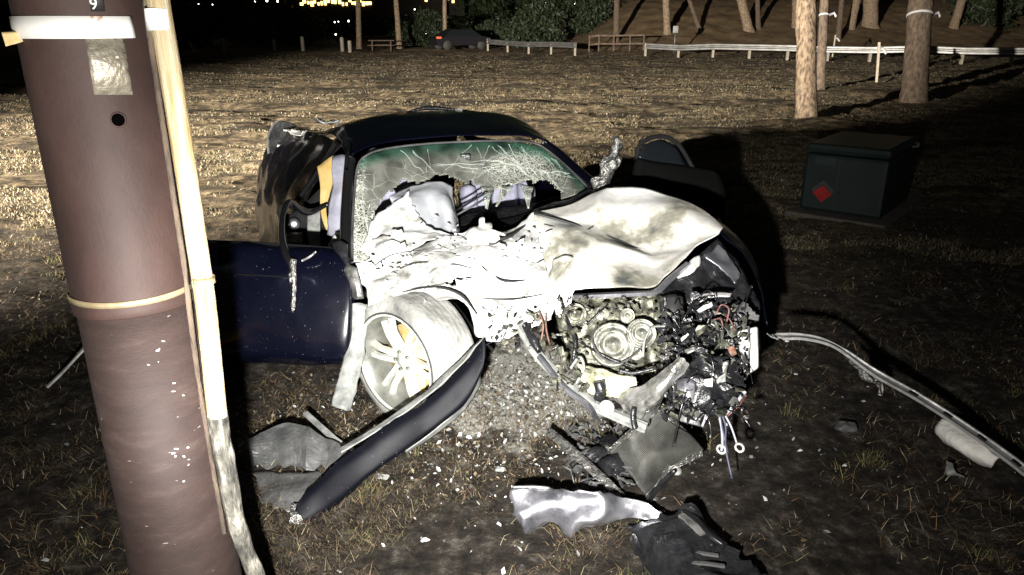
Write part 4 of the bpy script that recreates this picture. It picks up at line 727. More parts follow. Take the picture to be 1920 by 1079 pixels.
patch('panel_underside', pr([[(899, 705, 3.102), (866, 759, 3.102), (811, 809, 3.077), (760, 846, 3.04)], [(904, 716, 3.16), (872, 768, 3.16), (815, 816, 3.13), (762, 850, 3.09)]]), 'liner_grey', BP, n=5, solid=.003)
patch('panel_end', pr([[(550, 944, 2.85), (545, 962, 2.82), (541, 984, 2.80)], [(560, 945, 2.86), (565, 965, 2.83), (572, 985, 2.81)]]), 'torn_foil', BP, n=5, amp=.012, freq=40, jag=.008)
loose('arch_liner', pr([[(457, 832, 3.22), (520, 797, 3.27), (585, 806, 3.24), (662, 853, 3.1)], [(458, 850, 3.2), (522, 835, 3.2), (590, 838, 3.18), (658, 858, 3.09)], [(462, 872, 3.18), (524, 878, 3.16), (590, 876, 3.12), (652, 864, 3.08)]]), 'liner_dark', 'cracked grey wheel arch liner lying behind the fallen bumper panel', 'liner', n=6, amp=.008, freq=11, ridge=.04, jag=.025, solid=.003, smooth=False)
loose('liner_shadow_sheet', [[G(470, 885, .02), G(540, 888, .03), G(610, 880, .03)], [G(472, 915, .01), G(545, 925, .03), G(600, 918, .02)], [G(490, 945, .01), G(545, 958, .012), G(575, 945, .01)]], 'liner_dark', 'dark flat sheet for the shadow below the arch liner', 'panel', n=8, amp=.008, freq=9, ridge=.018, jag=.025, solid=.003)  # dark sheet laid in place of the arch liner's shadow
tag(MB().sweep(curve([G(572, 775, .12), G(600, 800, .10), G(632, 828, .07), G(668, 852, .05)], 5), [(-.012, -.006), (.012, -.006), (.012, .006), (-.012, .006)]).build('trim_strip', 'liner_grey', smooth=False), 'short grey trim strip lying across the arch liner', 'trim')
RAD = thing('radiator', G(1215, 930), 'torn finned radiator core lying crumpled in front of the engine', 'radiator')
rows = [[G(1235, 772, .26), G(1262, 795, .24), G(1290, 822, .2), G(1314, 848, .16)], [G(1205, 795, .2), G(1232, 815, .19), G(1256, 842, .17), G(1280, 864, .14)], [G(1175, 820, .14), G(1198, 845, .13), G(1222, 866, .13), G(1246, 882, .10)], [G(1142, 850, .1), G(1172, 880, .08), G(1198, 910, .05), G(1214, 938, .03)]]
o = patch('fin_core', rows, 'radiator', RAD, n=8, amp=.022, freq=7, ridge=.035, solid=.016)
k = 25; U, V_ = np.meshgrid(np.linspace(0, 1, k), np.linspace(0, 1, k)); set_attr(o, 'grade', np.stack([U, V_, U * 0, U * 0 + 1], -1))
for e in ([r[0] for r in rows], rows[0], [r[-1] for r in rows]):
    MB().sweep(curve(e, 5), [(-.010, -.014), (.010, -.014), (.010, .014), (-.010, .014)]).build('radiator_edge', 'torn_foil', RAD, smooth=False)
MB().tube([G(1215, 942, .05), G(1232, 915, .06), G(1262, 885, .08)], .012).build('mount_bar', 'black_plastic', RAD)
tag(MB().sweep(curve([G(1030, 808, .10), G(1062, 834, .10), G(1100, 868, .09), G(1140, 905, .07), G(1165, 930, .05)], 5), [(-.024, -.010), (.024, -.010), (.024, -.004), (.006, 0), (.006, .014), (-.006, .014), (-.006, 0), (-.024, -.004)]).build('frame_rail', 'torn_foil', smooth=False), 'bent bare metal frame rail on the soil left of the radiator core', 'rail')
tag(MB().sweep(curve([G(1068, 862, .08), G(1105, 845, .10), G(1140, 838, .10)], 5), [(-.008, -.005), (.008, -.005), (.008, .005), (-.008, .005)]).build('stay_bar', 'bare_metal', smooth=False), 'thin bright stay bar between frame rail and radiator', 'bar')
SH = thing('shroud_piece', G(1120, 850), 'broken black fan shroud piece heaped between rail and radiator', 'debris')
for i, (a, b, c, d) in enumerate((((1085, 855), (1130, 835), (1150, 850), (1100, 875)), ((1100, 830), (1140, 812), (1165, 826), (1125, 850)), ((1120, 870), (1165, 852), (1172, 885), (1140, 895)))):
    patch('shroud_shard', [[G(*a, .04), G((a[0] + b[0]) / 2, (a[1] + b[1]) / 2, .10), G(*b, .06)], [G(*d, .05), G((d[0] + c[0]) / 2, (d[1] + c[1]) / 2, .09), G(*c, .07)]], 'black_plastic', SH, n=6, amp=.02, freq=14, ridge=.02, jag=.01, seed=i)
MB().lathe([(.02, 0), (.024, .02), (.012, .022), (.003, .022)], G(1265, 885, .02), (.2, -.5, .8), 14).build('cap', 'liner_grey', SH)
mb = MB()
for i in range(130):
    px, py = random.uniform(1060, 1185), random.uniform(800, 925); shard(mb, G(px, py, random.uniform(.01, .09)), random.uniform(.008, .04))
mb.build('shroud_crumbs', 'liner_dark', SH, smooth=False)['kind'] = 'stuff'
FP = thing('fender_panel', G(1080, 990), 'crumpled bright metal fender panel lying lowest in front of the radiator', 'panel')
patch('panel_skin', [[G(960, 916, .14), G(1000, 915, .15), G(1050, 920, .15), G(1110, 930, .14), G(1170, 932, .13), G(1215, 945, .10), G(1262, 974, .07)], [G(972, 948, .08), G(1010, 948, .10), G(1060, 955, .10), G(1110, 960, .10), G(1170, 950, .10), G(1215, 958, .08), G(1256, 980, .05)],
   [G(984, 976, .03), G(1015, 980, .05), G(1062, 990, .04), G(1108, 984, .05), G(1165, 966, .08), G(1210, 968, .06), G(1250, 986, .04)], [G(992, 984, .0), G(1022, 990, .02), G(1066, 1002, .0), G(1106, 998, .0), G(1160, 976, .06), G(1206, 974, .05), G(1246, 990, .03)]], 'panel_metal', FP, n=12, amp=.008, freq=10, ridge=.045, jag=.016, solid=.003)
MB().tube([G(962, 914, .15), G(1000, 913, .16), G(1030, 916, .155)], .006).build('folded_lip', 'bare_metal', FP)
LB = thing('lower_bumper', G(1290, 1040), 'sooty black lower bumper section trailing from the crumpled fender panel', 'bumper')
patch('bumper_skin', [[G(1175, 985, .05), G(1240, 972, .09), G(1290, 962, .12), G(1310, 968, .12)], [G(1190, 1020, .04), G(1250, 1005, .10), G(1310, 995, .12), G(1340, 1005, .10)], [G(1195, 1060, .03), G(1260, 1050, .09), G(1340, 1040, .11), G(1375, 1045, .08)], [G(1200, 1110, .02), G(1280, 1110, .08), G(1370, 1100, .10), G(1430, 1105, .06)]], 'black_plastic', LB, n=7, amp=.015, freq=10, ridge=.05, jag=.03, solid=.005, smooth=False)
MB().sweep(curve([G(1276, 966, .15), G(1300, 985, .15), G(1318, 1004, .14)], 4), [(-.012, -.006), (.012, -.006), (.012, .006), (-.012, .006)]).build('bumper_bracket', 'bare_metal', LB, smooth=False)
for k in range(4):                    # slats of the lower grille
    MB().sweep(curve([G(1215 + 14 * k, 1006 + 20 * k, .075), G(1262 + 14 * k, 996 + 20 * k, .125), G(1322 + 12 * k, 1002 + 20 * k, .12)], 4), [(-.006, -.004), (.006, -.004), (.006, .004), (-.006, .004)]).build('grille_slat', 'liner_dark', LB, smooth=False)
MB().tube([G(1282, 962, .14), G(1304, 975, .15), G(1326, 1000, .14), G(1360, 1025, .12)], .014).build('bumper_seam', 'black_gloss', LB)
# long moulding flung out to the side, foam block
ST = thing('bumper_strip', G(1760, 800), 'long pale slotted bumper strip reaching from the wreck across dark soil', 'trim')
pts = [(1462, 632, .46), (1500, 632, .45), (1545, 641, .43), (1585, 662, .38), (1640, 700, .31), (1720, 745, .26), (1800, 796, .20), (1880, 852, .14), (1960, 914, .08), (2020, 960, .04)]
c = curve([G(*p) for p in pts], 5)
MB().sweep(c, [(-.030, -.004), (.030, -.004), (.030, .008), (.022, .008), (.020, .001), (-.020, .001), (-.022, .008), (-.030, .008)]).build('strip_channel', 'strip_pale', ST, smooth=False)
for k in range(24, 46, 4): MB().sweep([c[k] + Vector((0, 0, .004)), (c[k] + c[k + 1]) / 2 + Vector((0, 0, .005)), c[k + 1] + Vector((0, 0, .004))], [(-.010, 0), (.010, 0), (.010, .003), (-.010, .003)]).build('slot', 'plain_black', ST, smooth=False)
patch('torn_clip', [[G(1590, 672, .34), G(1620, 690, .32), G(1648, 705, .29)], [G(1596, 686, .31), G(1625, 705, .28), G(1650, 716, .27)], [G(1610, 692, .3), G(1645, 722, .26), G(1652, 742, .24)]], 'torn_foil', ST, n=6, amp=.02, freq=18, jag=.012)
MB().tube([G(1648, 715, .27), G(1652, 728, .24), G(1650, 740, .22)], .010).build('clip_foot', 'white_plastic', ST)
for k in range(5): MB().tube([G(1438 + k * 5, 626 + k * 3 % 4, .46), G(1446 + k * 5, 632 + k * 2 % 5, .46), G(1454 + k * 4, 634, .455)], .003, 6).build('strip_fixing', 'liner_grey', ST)
tag(patch('foam_block', [[G(1768, 788, .14), G(1800, 802, .14), G(1840, 832, .13), G(1868, 858, .12)], [G(1756, 805, .10), G(1790, 828, .11), G(1832, 852, .10), G(1862, 872, .08)], [G(1760, 815, .06), G(1792, 838, .06), G(1832, 860, .05), G(1860, 874, .05)]], 'foam', None, n=6, amp=.006, freq=14, solid=.03), 'off-white foam block wedged under the long bumper strip', 'foam block')
tag(patch('lens_fragment', [[G(1772, 862, .05), G(1785, 868, .06)], [G(1774, 888, .03), G(1792, 884, .05)], [G(1790, 894, .005), G(1810, 898, .01)]], 'liner_grey', None, n=5, amp=.008, freq=20, jag=.006), 'small curved pale lens fragment on the soil below the foam block', 'fragment')
for (px, py, s, m, lab, cat) in ((797, 1014, .018, 'foam', 'small rounded pale pebble on soil below the bumper panel', 'pebble'), (1486, 892, .016, 'liner_grey', 'small grey chip on soil beyond the hanging wire ends', 'chip'), (1524, 906, .018, 'foam', 'small pale round chip on soil nearer the foam block', 'chip'), (1491, 702, .012, 'white_plastic', 'tiny white plastic cube on soil between wreck and strip', 'chip'), (1585, 800, .05, 'liner_dark', 'dull flat dark scrap on soil between wreck and foam block', 'scrap'), (937, 880, .022, 'liner_grey', 'torn pale paint scrap on soil above the fender panel', 'scrap'), (715, 895, .03, 'liner_grey', 'curled grey scrap of metal lying right below the bumper panel', 'scrap'), (1475, 640, .012, 'foam', 'small pale crumb beside the inner end of the strip', 'chip')):
    q = G(px, py, s * .35); rows = [[q + Vector((s * math.cos(a) * math.sin(b), .8 * s * math.sin(a) * math.sin(b), .45 * s * math.cos(b))) * (1 + .2 * math.sin(3 * a + b * 2)) for a in np.linspace(0, 2 * math.pi, 9)] for b in np.linspace(.05, 3.09, 6)]
    tag(patch({'pebble': 'pebble', 'chip': 'plastic_chip', 'scrap': 'metal_scrap'}[cat], rows, m, None, n=2, amp=.1 * s, freq=60, solid=0), lab, cat)
tag(MB().sweep(curve([G(88, 726, .05), G(120, 695, .12), G(150, 662, .2), (G(180, 630, .27))], 5), [(-.012, -.005), (.012, -.005), (.012, .005), (-.012, .005)], None).build('door_rod', 'white_plastic', smooth=False), 'thin white rod slanting out from behind the brown pole', 'rod')

# ================================================================== UTILITY POLE
PB, PT = P(352, 1079, 2.20), P(150, 0, 1.775)
PD = (PT - PB).normalized()
def pole_at(z): return PB + PD * ((z - PB.z) / PD.z)
base = pole_at(-.2)
POLE = thing('utility_pole', pole_at(0), 'brown weathered steel utility pole with straps standing before the wreck', 'pole')
PR = .146; zj = P(255, 612, 2.03 - PR).z + .02
def lat(name, prof, m, k=64):        # lathe about the pole, heights in world z
    MB().lathe([(r, (z - base.z) / PD.z) for r, z in prof], base, PD, k).build(name, m, POLE)
lat('lower_shaft', [(PR + .004, -.2), (PR + .002, 0), (PR - .002, zj * .5), (PR - .003, zj + .02)], 'pole_scuffed')
lat('upper_sleeve', [(PR, zj), (PR + .004, zj + .004), (PR + .004, zj + .02), (PR + .002, zj + .05), (PR, 2.2), (PR - .02, 5), (PR - .04, 8.5), (PR - .06, 8.52)], 'pole_steel')
def dirp(px, py, t): q = P(px, py, t); c = pole_at(q.z); d = q - c; d -= PD * d.dot(PD); return math.atan2(d.y, d.x)
def onpole(ang, z, r):               # point on the pole's skin at a bearing
    c = pole_at(z); return c + Vector((math.cos(ang), math.sin(ang), 0)) * r
def band(name, z, h, r, m, a0=0., a1=2 * math.pi, slope=0., par=None, n=40, wob=0.):
    V = []; Fc = []
    for i in range(n + 1):
        a = a0 + (a1 - a0) * i / n; zz = z + slope * (i / n - .5) + wob * math.sin(i * 1.7)
        V += [onpole(a, zz - h / 2, r), onpole(a, zz + h / 2, r)]
    Fc = [(2 * i, 2 * i + 2, 2 * i + 3, 2 * i + 1) for i in range(n)]
    return mesh_obj(name, V, Fc, m, par or POLE, solid=.0025, offset=1)
z_s = P(250, 556, 2.03 - PR).z
band('steel_strap', z_s, .015, PR + .006, 'strap')
z_t = P(160, 52, 1.79 - PR).z
band('wrap_tape', z_t, .048, PR + .0035, 'tape', a0=R(150), a1=R(340), n=40)
q0 = onpole(R(200), z_t, PR + .006)
patch('tape_tail', [[P(72, 44, 1.72), P(40, 58, 1.69), P(2, 62, 1.66)], [P(74, 66, 1.72), P(46, 78, 1.69), P(10, 88, 1.66)]], 'tape_old', POLE, n=6, amp=.004, freq=20, solid=.002)
def plate(name, px0, py0, px1, py1, m, n=8, skew=0, r=PR + .0065):
    V = []; ts = np.linspace(0, 1, n + 1)
    def hit(px, py):
        t = 1.5
        for t in np.arange(1.45, 2.2, .002):
            q = P(px, py, t); c = pole_at(q.z); d = q - c; d -= PD * d.dot(PD)
            if d.length < r: return q
        return q
    for s in ts: V += [hit(px0 + (px1 - px0) * s, py0), hit(px0 + (px1 - px0) * s + skew, py1)]
    return mesh_obj(name, V, [(2 * i, 2 * i + 1, 2 * i + 3, 2 * i + 2) for i in range(n)], m, POLE, solid=.002, offset=1), hit
tagp, hit = plate('tag_plate', 158, 64, 230, 178, 'tag_plate', skew=18, r=PR + .003)
nump, hit2 = plate('number_plate', 164, -30, 190, 22, 'plain_black', skew=6, r=PR + .006)
cu = bpy.data.curves.new('digit', 'FONT'); cu.body = '9'; cu.size = .034; cu.extrude = .0006
to = bpy.data.objects.new('digit_tmp', cu); COL.objects.link(to); bpy.context.view_layer.update()
me = bpy.data.meshes.new_from_object(to.evaluated_get(bpy.context.evaluated_depsgraph_get())); bpy.data.objects.remove(to)
do = bpy.data.objects.new('digit', me); COL.objects.link(do); me.materials.clear(); me.materials.append(MATS['white_paint'])
qa, qb = hit2(168, 19), hit2(190, 17); ex = (qb - qa).normalized(); ez = PD; ey = ez.cross(ex).normalized()
nrm = ex.cross(ez).normalized()
me.transform(Matrix((( ex.x, ez.x, nrm.x, 0), (ex.y, ez.y, nrm.y, 0), (ex.z, ez.z, nrm.z, 0), (0, 0, 0, 1)))); do.location = qa + nrm * .005
do.parent = POLE; do.matrix_parent_inverse = wmat(POLE).inverted()
for i, (a, b, yy) in enumerate(((181, 191, 77), (184, 214, 92), (186, 222, 108), (189, 222, 124), (192, 226, 140), (196, 228, 156))):    # embossed lines, too worn to read
    qa, qb = [hit(x_, yy) for x_ in (a, b)]
    MB().sweep([qa, (qa + qb) / 2, qb], [(-.0012, -.0022), (.0012, -.0022), (.0012, .0022), (-.0012, .0022)]).build('embossing', 'plain_black' if i == 0 else 'tag_plate', POLE, smooth=False)
qh = hit(221, 225); cdir = (qh - pole_at(qh.z)); cdir -= PD * cdir.dot(PD); cdir.normalize()
MB().lathe([(.0175, -.003), (.0185, .001), (.016, .0025), (.0145, .001), (.0145, -.003)], qh, cdir, 20, closed=True).build('bolt_hole_rim', 'pole_steel', POLE)
MB().lathe([(.0145, -.002), (.0145, .0012), (.002, .0012)], qh, cdir, 20).build('bolt_hole', 'hole_black', POLE, smooth=False)
# paint scuffs left on the lower shaft
for i in range(18):
    px, py = [(296, 655), (328, 728), (318, 850), (355, 862), (345, 840), (292, 676), (350, 900)][i % 7]; px += random.gauss(0, 10); py += random.gauss(0, 8)
    s = random.uniform(.8, 4.5); o, _ = plate('paint_scuff', px - s, py, px + s, py + random.uniform(1, 4), 'white_paint' if i % 3 else 'liner_grey', n=2, skew=random.uniform(-3, 3), r=PR + .0008)
    o.modifiers['thickness'].thickness = .0008
# pale half-round moulding over the ground wire, broken at the foot
mpts = [(284, -90, 1.68), (296, 0, 1.71), (318, 130, 1.76), (345, 300, 1.83), (366, 440, 1.88), (384, 560, 1.93), (397, 680, 1.98), (407, 780, 2.03)]
hp = [(math.cos(a) * 1.0, math.sin(a) * .8) for a in np.linspace(0, 2 * math.pi, 13)[:-1]]
MB().sweep(curve([P(*p) for p in mpts], 6), hp, .027, up=(0, -1, 0)).build('wire_moulding', 'moulding', POLE)
MB().sweep(curve([P(*p) for p in ((406, 772, 2.03), (414, 830, 2.05), (425, 880, 2.07), (436, 950, 2.10), (455, 1020, 2.13), (478, 1075, 2.16), (520, 1180, 2.22), (560, 1290, 2.26))], 6), [(x_ * (1 + .25 * math.sin(i * 2.1)), y_ * (1 + .2 * math.cos(i * 3.3))) for i, (x_, y_) in enumerate(hp)], [.026 * (1 - .22 * (k / 42) + .05 * math.sin(k * .9) * (k > 4)) for k in range(43)], up=(0, -1, 0)).build('broken_moulding', 'moulding_burnt', POLE)
MB().tube([P(*p) for p in ((262, -60, 1.70), (275, 30, 1.735), (300, 200, 1.79), (325, 370, 1.85), (345, 500, 1.90), (362, 640, 1.96), (385, 800, 2.04), (420, 1000, 2.12))], .007).build('ground_wire', 'bark_dark', POLE)
MB().sweep([P(294, 18, 1.712), P(296, 38, 1.718), P(299, 58, 1.725)], hp, .0285, up=(0, -1, 0)).build('moulding_label', 'white_paint', POLE)
MB().sweep([P(381, 519, 1.908), P(382, 525, 1.912), P(383, 531, 1.915)], hp, .0285, up=(0, -1, 0)).build('moulding_strap', 'strap', POLE)

# ================================================================== EQUIPMENT CABINET
A, B, Cc = G(1495, 397), G(1648, 420), G(1800, 402)
CAB = thing('equipment_cabinet', B, 'dark green utility cabinet with red diamond sticker on the lawn', 'cabinet')
h = .70; u = (A - B); v = (Cc - B); v = v - u * (v.dot(u) / u.dot(u)); u.z = v.z = 0
v = v.normalized() * 1.1
def cb(a, b, z): q = B + u * a + v * b; q.z = z; return q
def cbox(a0, a1, b0, b1, z0, z1): return [cb(a, b, z) for a in (a0, a1) for b in (b0, b1) for z in (z0, z1)]
BF = [(0, 1, 3, 2), (4, 6, 7, 5), (0, 4, 5, 1), (2, 3, 7, 6), (0, 2, 6, 4), (1, 5, 7, 3)]
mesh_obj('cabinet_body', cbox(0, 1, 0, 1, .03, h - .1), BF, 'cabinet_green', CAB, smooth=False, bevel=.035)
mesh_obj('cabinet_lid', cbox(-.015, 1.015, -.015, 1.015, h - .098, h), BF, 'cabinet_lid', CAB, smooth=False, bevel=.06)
mesh_obj('concrete_pad', cbox(-.12, 1.1, -.15, 1.25, -.05, .028), BF, 'concrete', CAB, smooth=False, bevel=.01)
nn = -v.normalized()
def face(a, z): q = B + u * a + nn * .014; q.z = z; return q
mesh_obj('hazard_diamond', [face(.72, .30), face(.60, .22), face(.72, .13), face(.84, .22)], [(0, 1, 2, 3)], 'hazard_red', CAB, smooth=False, solid=.003)
mesh_obj('hazard_border', [face(.72, .35) - nn * .003, face(.585, .26) - nn * .003, face(.60, .22) - nn * .003, face(.72, .31) - nn * .003, face(.84, .22) - nn * .003, face(.855, .26) - nn * .003], [(0, 1, 2, 3), (0, 3, 4, 5)], 'plain_black', CAB, smooth=False)
mesh_obj('door_seam', [face(.56, .06), face(.555, .06), face(.555, .59), face(.56, .59)], [(0, 1, 2, 3)], 'plain_black', CAB, smooth=False)
mesh_obj('label_plate', [face(.86, .50), face(.60, .50), face(.60, .58), face(.86, .58)], [(0, 1, 2, 3)], 'cabinet_lid', CAB, smooth=False, solid=.003)
q = cb(-.03, .72, h - .06); MB().tube([q, q + v.normalized() * .13 + Vector((0, 0, .015))], .012).build('lid_handle', 'galv', CAB)
MB().box(q + v.normalized() * .14, (.04, .04, .05)).build('lid_latch', 'galv', CAB, bevel=.006)

# ================================================================== TREES AND FIELD FURNITURE
def leaf_cloud(n, rx, ry, rz, size, clumps, seed):
    g = np.random.default_rng(seed); cc = g.normal(size=(clumps, 3)); cc /= np.linalg.norm(cc, axis=1, keepdims=True); cc *= (g.random((clumps, 1))**.4) * .85
    p = cc[g.integers(0, clumps, n)] + g.normal(size=(n, 3)) * .17; p *= np.array([rx, ry, rz])
    a = g.normal(size=(n, 3)); a /= np.linalg.norm(a, axis=1, keepdims=True); b = np.cross(a, g.normal(size=(n, 3))); b /= np.linalg.norm(b, axis=1, keepdims=True)
    s = size * (.6 + .8 * g.random((n, 1))); V = np.stack([p - a * s, p - b * s * .45, p + a * s, p + b * s * .45], 1).reshape(-1, 3)
    return V, np.arange(n * 4).reshape(n, 4)
def leaf_mesh(name, V, Fc, m):
    me = bpy.data.meshes.new(name); me.vertices.add(len(V)); me.vertices.foreach_set('co', V.reshape(-1)); me.loops.add(Fc.size); me.loops.foreach_set('vertex_index', Fc.reshape(-1))
    me.polygons.add(len(Fc)); me.polygons.foreach_set('loop_start', np.arange(0, Fc.size, 4)); me.update(calc_edges=True); me.materials.append(MATS[m]); return me
CROWN = [leaf_mesh('crown', *leaf_cloud(2600, 2.2, 2.2, 2.6, .22, 26, s), 'leaf_dark') for s in (1, 2)]
def child(me, name, parent, loc):
    o = bpy.data.objects.new(name, me); COL.objects.link(o); o.location = loc; o.parent = parent; return o
def tree(base, top, wpx, label, group=None, ht=11., m='bark', crown=0, rib=None):
    b = G(*base[:2]) if len(base) == 2 else P(*base); t = (b - cam.location).dot(Vector((0, CP, -SP))); b.z = float(H(b.x, b.y))
    tt = P(top[0], top[1], t); d = (tt - b); d = d / max(d.z, .1); r = wpx * t / F / 2
    T = thing('pine_tree', b, label, 'tree', group)
    zs = np.array([-.2, .0, .25, .8, 2, 4, 6.5, 9, ht]); rr = r * np.array([1.35, 1.22, 1.08, 1.0, .97, .9, .75, .5, .15]); V = []; k = 20
    zz = np.concatenate([np.linspace(-.2, 4, 40), np.linspace(4.3, ht, 16)])
    for z in zz:
        rad = np.interp(z, zs, rr); c = b + d * z
        for j in range(k):
            a = 2 * math.pi * j / k; q = rad * (1 + .07 * float(vn(math.cos(a) * 3 + b.x, math.sin(a) * 3, z * 3.5)) + .05 * float(vn(math.cos(a) * 8 + b.x, math.sin(a) * 8, z * 9)))
            V.append(c + Vector((math.cos(a) * q, math.sin(a) * q, 0)))
    n = len(zz); Fc = [(i * k + j, i * k + (j + 1) % k, (i + 1) * k + (j + 1) % k, (i + 1) * k + j) for i in range(n - 1) for j in range(k)]
    mesh_obj('trunk', V, Fc, m, T)
    mb = MB()
    for i in range(7):
        z = ht * (.6 + .05 * i); a = i * 2.4; c = b + d * z; l = 1.9 - .15 * i
        mb.tube([c, c + Vector((math.cos(a) * l * .5, math.sin(a) * l * .5, .25)), c + Vector((math.cos(a) * l, math.sin(a) * l, .7))], [r * .3, r * .2, r * .06], 6)
    mb.build('limbs', m, T)
    child(CROWN[crown % 2], 'crown', T, d * (ht * .85))
    if rib:
        c = b + d * rib; MB().lathe([(r * 1.06, -.022), (r * 1.06, .022)], c, d, 24).build('ribbon', 'ribbon', T)
        MB().sweep([c + Vector((r, -.05, 0)), c + Vector((r + .12, -.08, .06)), c + Vector((r + .2, -.05, -.04))], [(-.005, -.03), (.005, -.03), (.005, .03), (-.005, .03)]).build('ribbon_tail', 'ribbon', T)
tree((1512, 226), (1511, 0), 37, 'pale sunlit-looking pine trunk standing nearest the green cabinet'.replace('sunlit-looking ', 'brightly lit '), rib=None)
tree((1536, 172), (1546, 0), 17, 'slim grey pine trunk with ribbon close behind the brightly lit pine', rib=2.0, m='bark_dark')
tree((1713, 190), (1726, 0), 43, 'thick rough pine trunk with a white ribbon tied around it', rib=2.0, m='bark_dark')
FARG = 'pines behind the guardrail'
fars = [(1155, 62, 1156, 0, 11), (1250, 74, 1248, 0, 13), (1312, 70, 1292, 0, 9), (1402, 78, 1389, 0, 18), (1419, 76, 1420, 0, 9), (1489, 76, 1492, 0, 15), (1590, 78, 1606, 0, 15), (1627, 76, 1632, 0, 27), (1783, 74, 1803, 0, 15), (1350, 24, 1352, 0, 7), (1467, 20, 1468, 0, 8), (1572, 66, 1578, 0, 10), (1310, 40, 1312, 0, 6)]
flab = ['slim pale pine trunk behind the gap between both guardrails', 'straight pale pine trunk rising beside the small square sign', 'thin pine trunk leaning steeply left behind the long guardrail', 'stout pine trunk leaning left behind the long guardrail', 'thin upright pine trunk close beside the stout leaning pine', 'upright pine trunk just left of the brightly lit near pine', 'pine trunk leaning right behind guardrail between the near pines', 'widest far pine trunk behind the guardrail with rough bark', 'pine trunk leaning right beyond the thick ribboned pine', 'far thin pine trunk standing up the bank', 'far thin pine trunk standing up the bank', 'dark thin pine trunk close beside the pine leaning right', 'far thin pine trunk standing up the bank']
for i, (bx, by, tx, ty, wp) in enumerate(fars):
    t = 52 + (i * 37 % 9) if by > 50 else 66
    b = P(bx, by, t); tree((bx, by, t), (tx, ty), wp, flab[i], FARG, 12, 'bark_dark' if wp < 12 else 'bark', i)
for (bx, by, tx, wp, lab) in ((672, 80, 671, 10, 'straight pale tree trunk at field edge beside the wooden table'), (748, 80, 742, 10, 'pale tree trunk leaning left at field edge by the wooden table'), (833, 60, 833, 8, 'dim tree trunk at field edge next to the parked car')):
    tree((bx, by, 56), (tx, 0), wp, lab, 'trees along the far field edge', 11, 'bark')
# guardrails
def guard(a, b, label):
    g = thing('guardrail', (a + b) / 2, label, 'guardrail', 'guardrails'); 
    for q in (a, b): q.z = 0
    n = max(2, int((b - a).length / 2.0)); pts = [a + (b - a) * i / n for i in range(n + 1)]
    for p in pts: p.z = float(H(p.x, p.y))
    prof = [(-.02, -.17), (.05, -.14), (.05, -.06), (-.02, -.02), (-.02, .02), (.05, .06), (.05, .14), (-.02, .17), (-.028, .17), (-.028, -.17)]
    MB().sweep([p + Vector((0, 0, .60)) for p in pts], prof).build('beam', 'galv', g, smooth=False)
    for p in pts: MB().box(p + Vector((.0, .12, .36)), (.12, .12, .80)).build('post', 'weathered_wood', g, smooth=False)
guard(P(1210, 100, 43), P(2000, 112, 33), 'long grey steel guardrail crossing behind the near pine trunks')
guard(P(914, 84, 50), P(1078, 92, 44), 'short pale guardrail ending by the dark round bush')
# stakes
def stake(base, top, label, rib=True):
    b = G(*base); t = (b - cam.location).dot(Vector((0, CP, -SP))); q = P(top[0], top[1], t); S = thing('survey_stake', b, label, 'stake')
    MB().sweep([b - Vector((0, 0, .1)), (b + q) / 2, q], [(-.035, -.02), (.035, -.02), (.035, .02), (-.035, .02)]).build('stake', 'stake_wood', S, smooth=False)
    if rib: MB().sweep([q - Vector((.05, .04, .12)), q + Vector((.12, -.06, -.18)), q + Vector((.26, -.05, -.34))], [(-.01, -.04), (.01, -.04), (.01, .04), (-.01, .04)]).build('ribbon', 'ribbon', S)
stake((1643, 157), (1648, 80), 'white survey stake with ribbon between the brightly lit pine and thick ribboned pine'); stake((1560, 108), (1566, 66), 'short survey stake just right of the slim grey ribboned pine')
# sign, gate rails, table, bollards, parked car, lamps, building
def post_at(px, py, t): b = P(px, py, t); b.z = float(H(b.x, b.y)); return b
b = post_at(1264, 85, 46); S = thing('road_sign', b, 'small pale square sign on a post behind the guardrail', 'sign'); MB().box(b + Vector((0, 0, .8)), (.07, .07, 1.6)).build('post', 'galv', S); MB().box(b + Vector((0, -.05, 1.45)), (.32, .02, .4)).build('sign_plate', 'liner_grey', S, bevel=.004)
S = thing('rail_fence', post_at(1160, 84, 47), 'low dark rail fence in the gap between the guardrails', 'fence')
fp = [post_at(x_, 86, 47) for x_ in (1104, 1122, 1150, 1180, 1206)]
for p in fp: MB().box(p + Vector((0, 0, .5)), (.08, .08, 1.0)).build('post', 'bark_dark', S, smooth=False)
for z in (.45, .95): MB().sweep([p + Vector((0, -.07, z)) for p in fp], [(-.03, -.05), (.03, -.05), (.03, .05), (-.03, .05)]).build('rail', 'bark_dark', S, smooth=False)
b = post_at(716, 84, 52); S = thing('picnic_table', b, 'dim wooden picnic table at the field edge between two trunks', 'table')
MB().box(b + Vector((0, 0, .74)), (1.8, .75, .06)).build('table_top', 'bark_dark', S, smooth=False)
for sx in (-.65, .65): MB().box(b + Vector((sx, 0, .36)), (.08, .6, .7)).build('leg', 'bark_dark', S, smooth=False)
for sy in (-.65, .65): MB().box(b + Vector((0, sy, .43)), (1.8, .26, .05)).build('bench', 'bark_dark', S, smooth=False)
for (px, hh, tilt) in ((366, .8, -.5), (420, .85, 0), (514, .75, 0), (567, .9, 0), (641, .85, 0), (655, .7, 0)):
    b = post_at(px, 86, 48 + (px % 5)); M = Matrix.Rotation(tilt, 3, 'Y')
    o = MB().sweep([b, b + M @ Vector((0, 0, hh * .5)), b + M @ Vector((0, 0, hh)), b + M @ Vector((0, 0, hh + .05))], [(math.cos(k * math.pi / 4) * .12, math.sin(k * math.pi / 4) * .12) for k in range(8)], [1, 1, 1, .6]).build('bollard', 'weathered_wood', smooth=False)
    tag(o, 'short wooden bollard knocked over at a slant at field edge' if tilt else 'short upright wooden bollard along the dark field edge', 'bollard', 'bollards along the field edge')
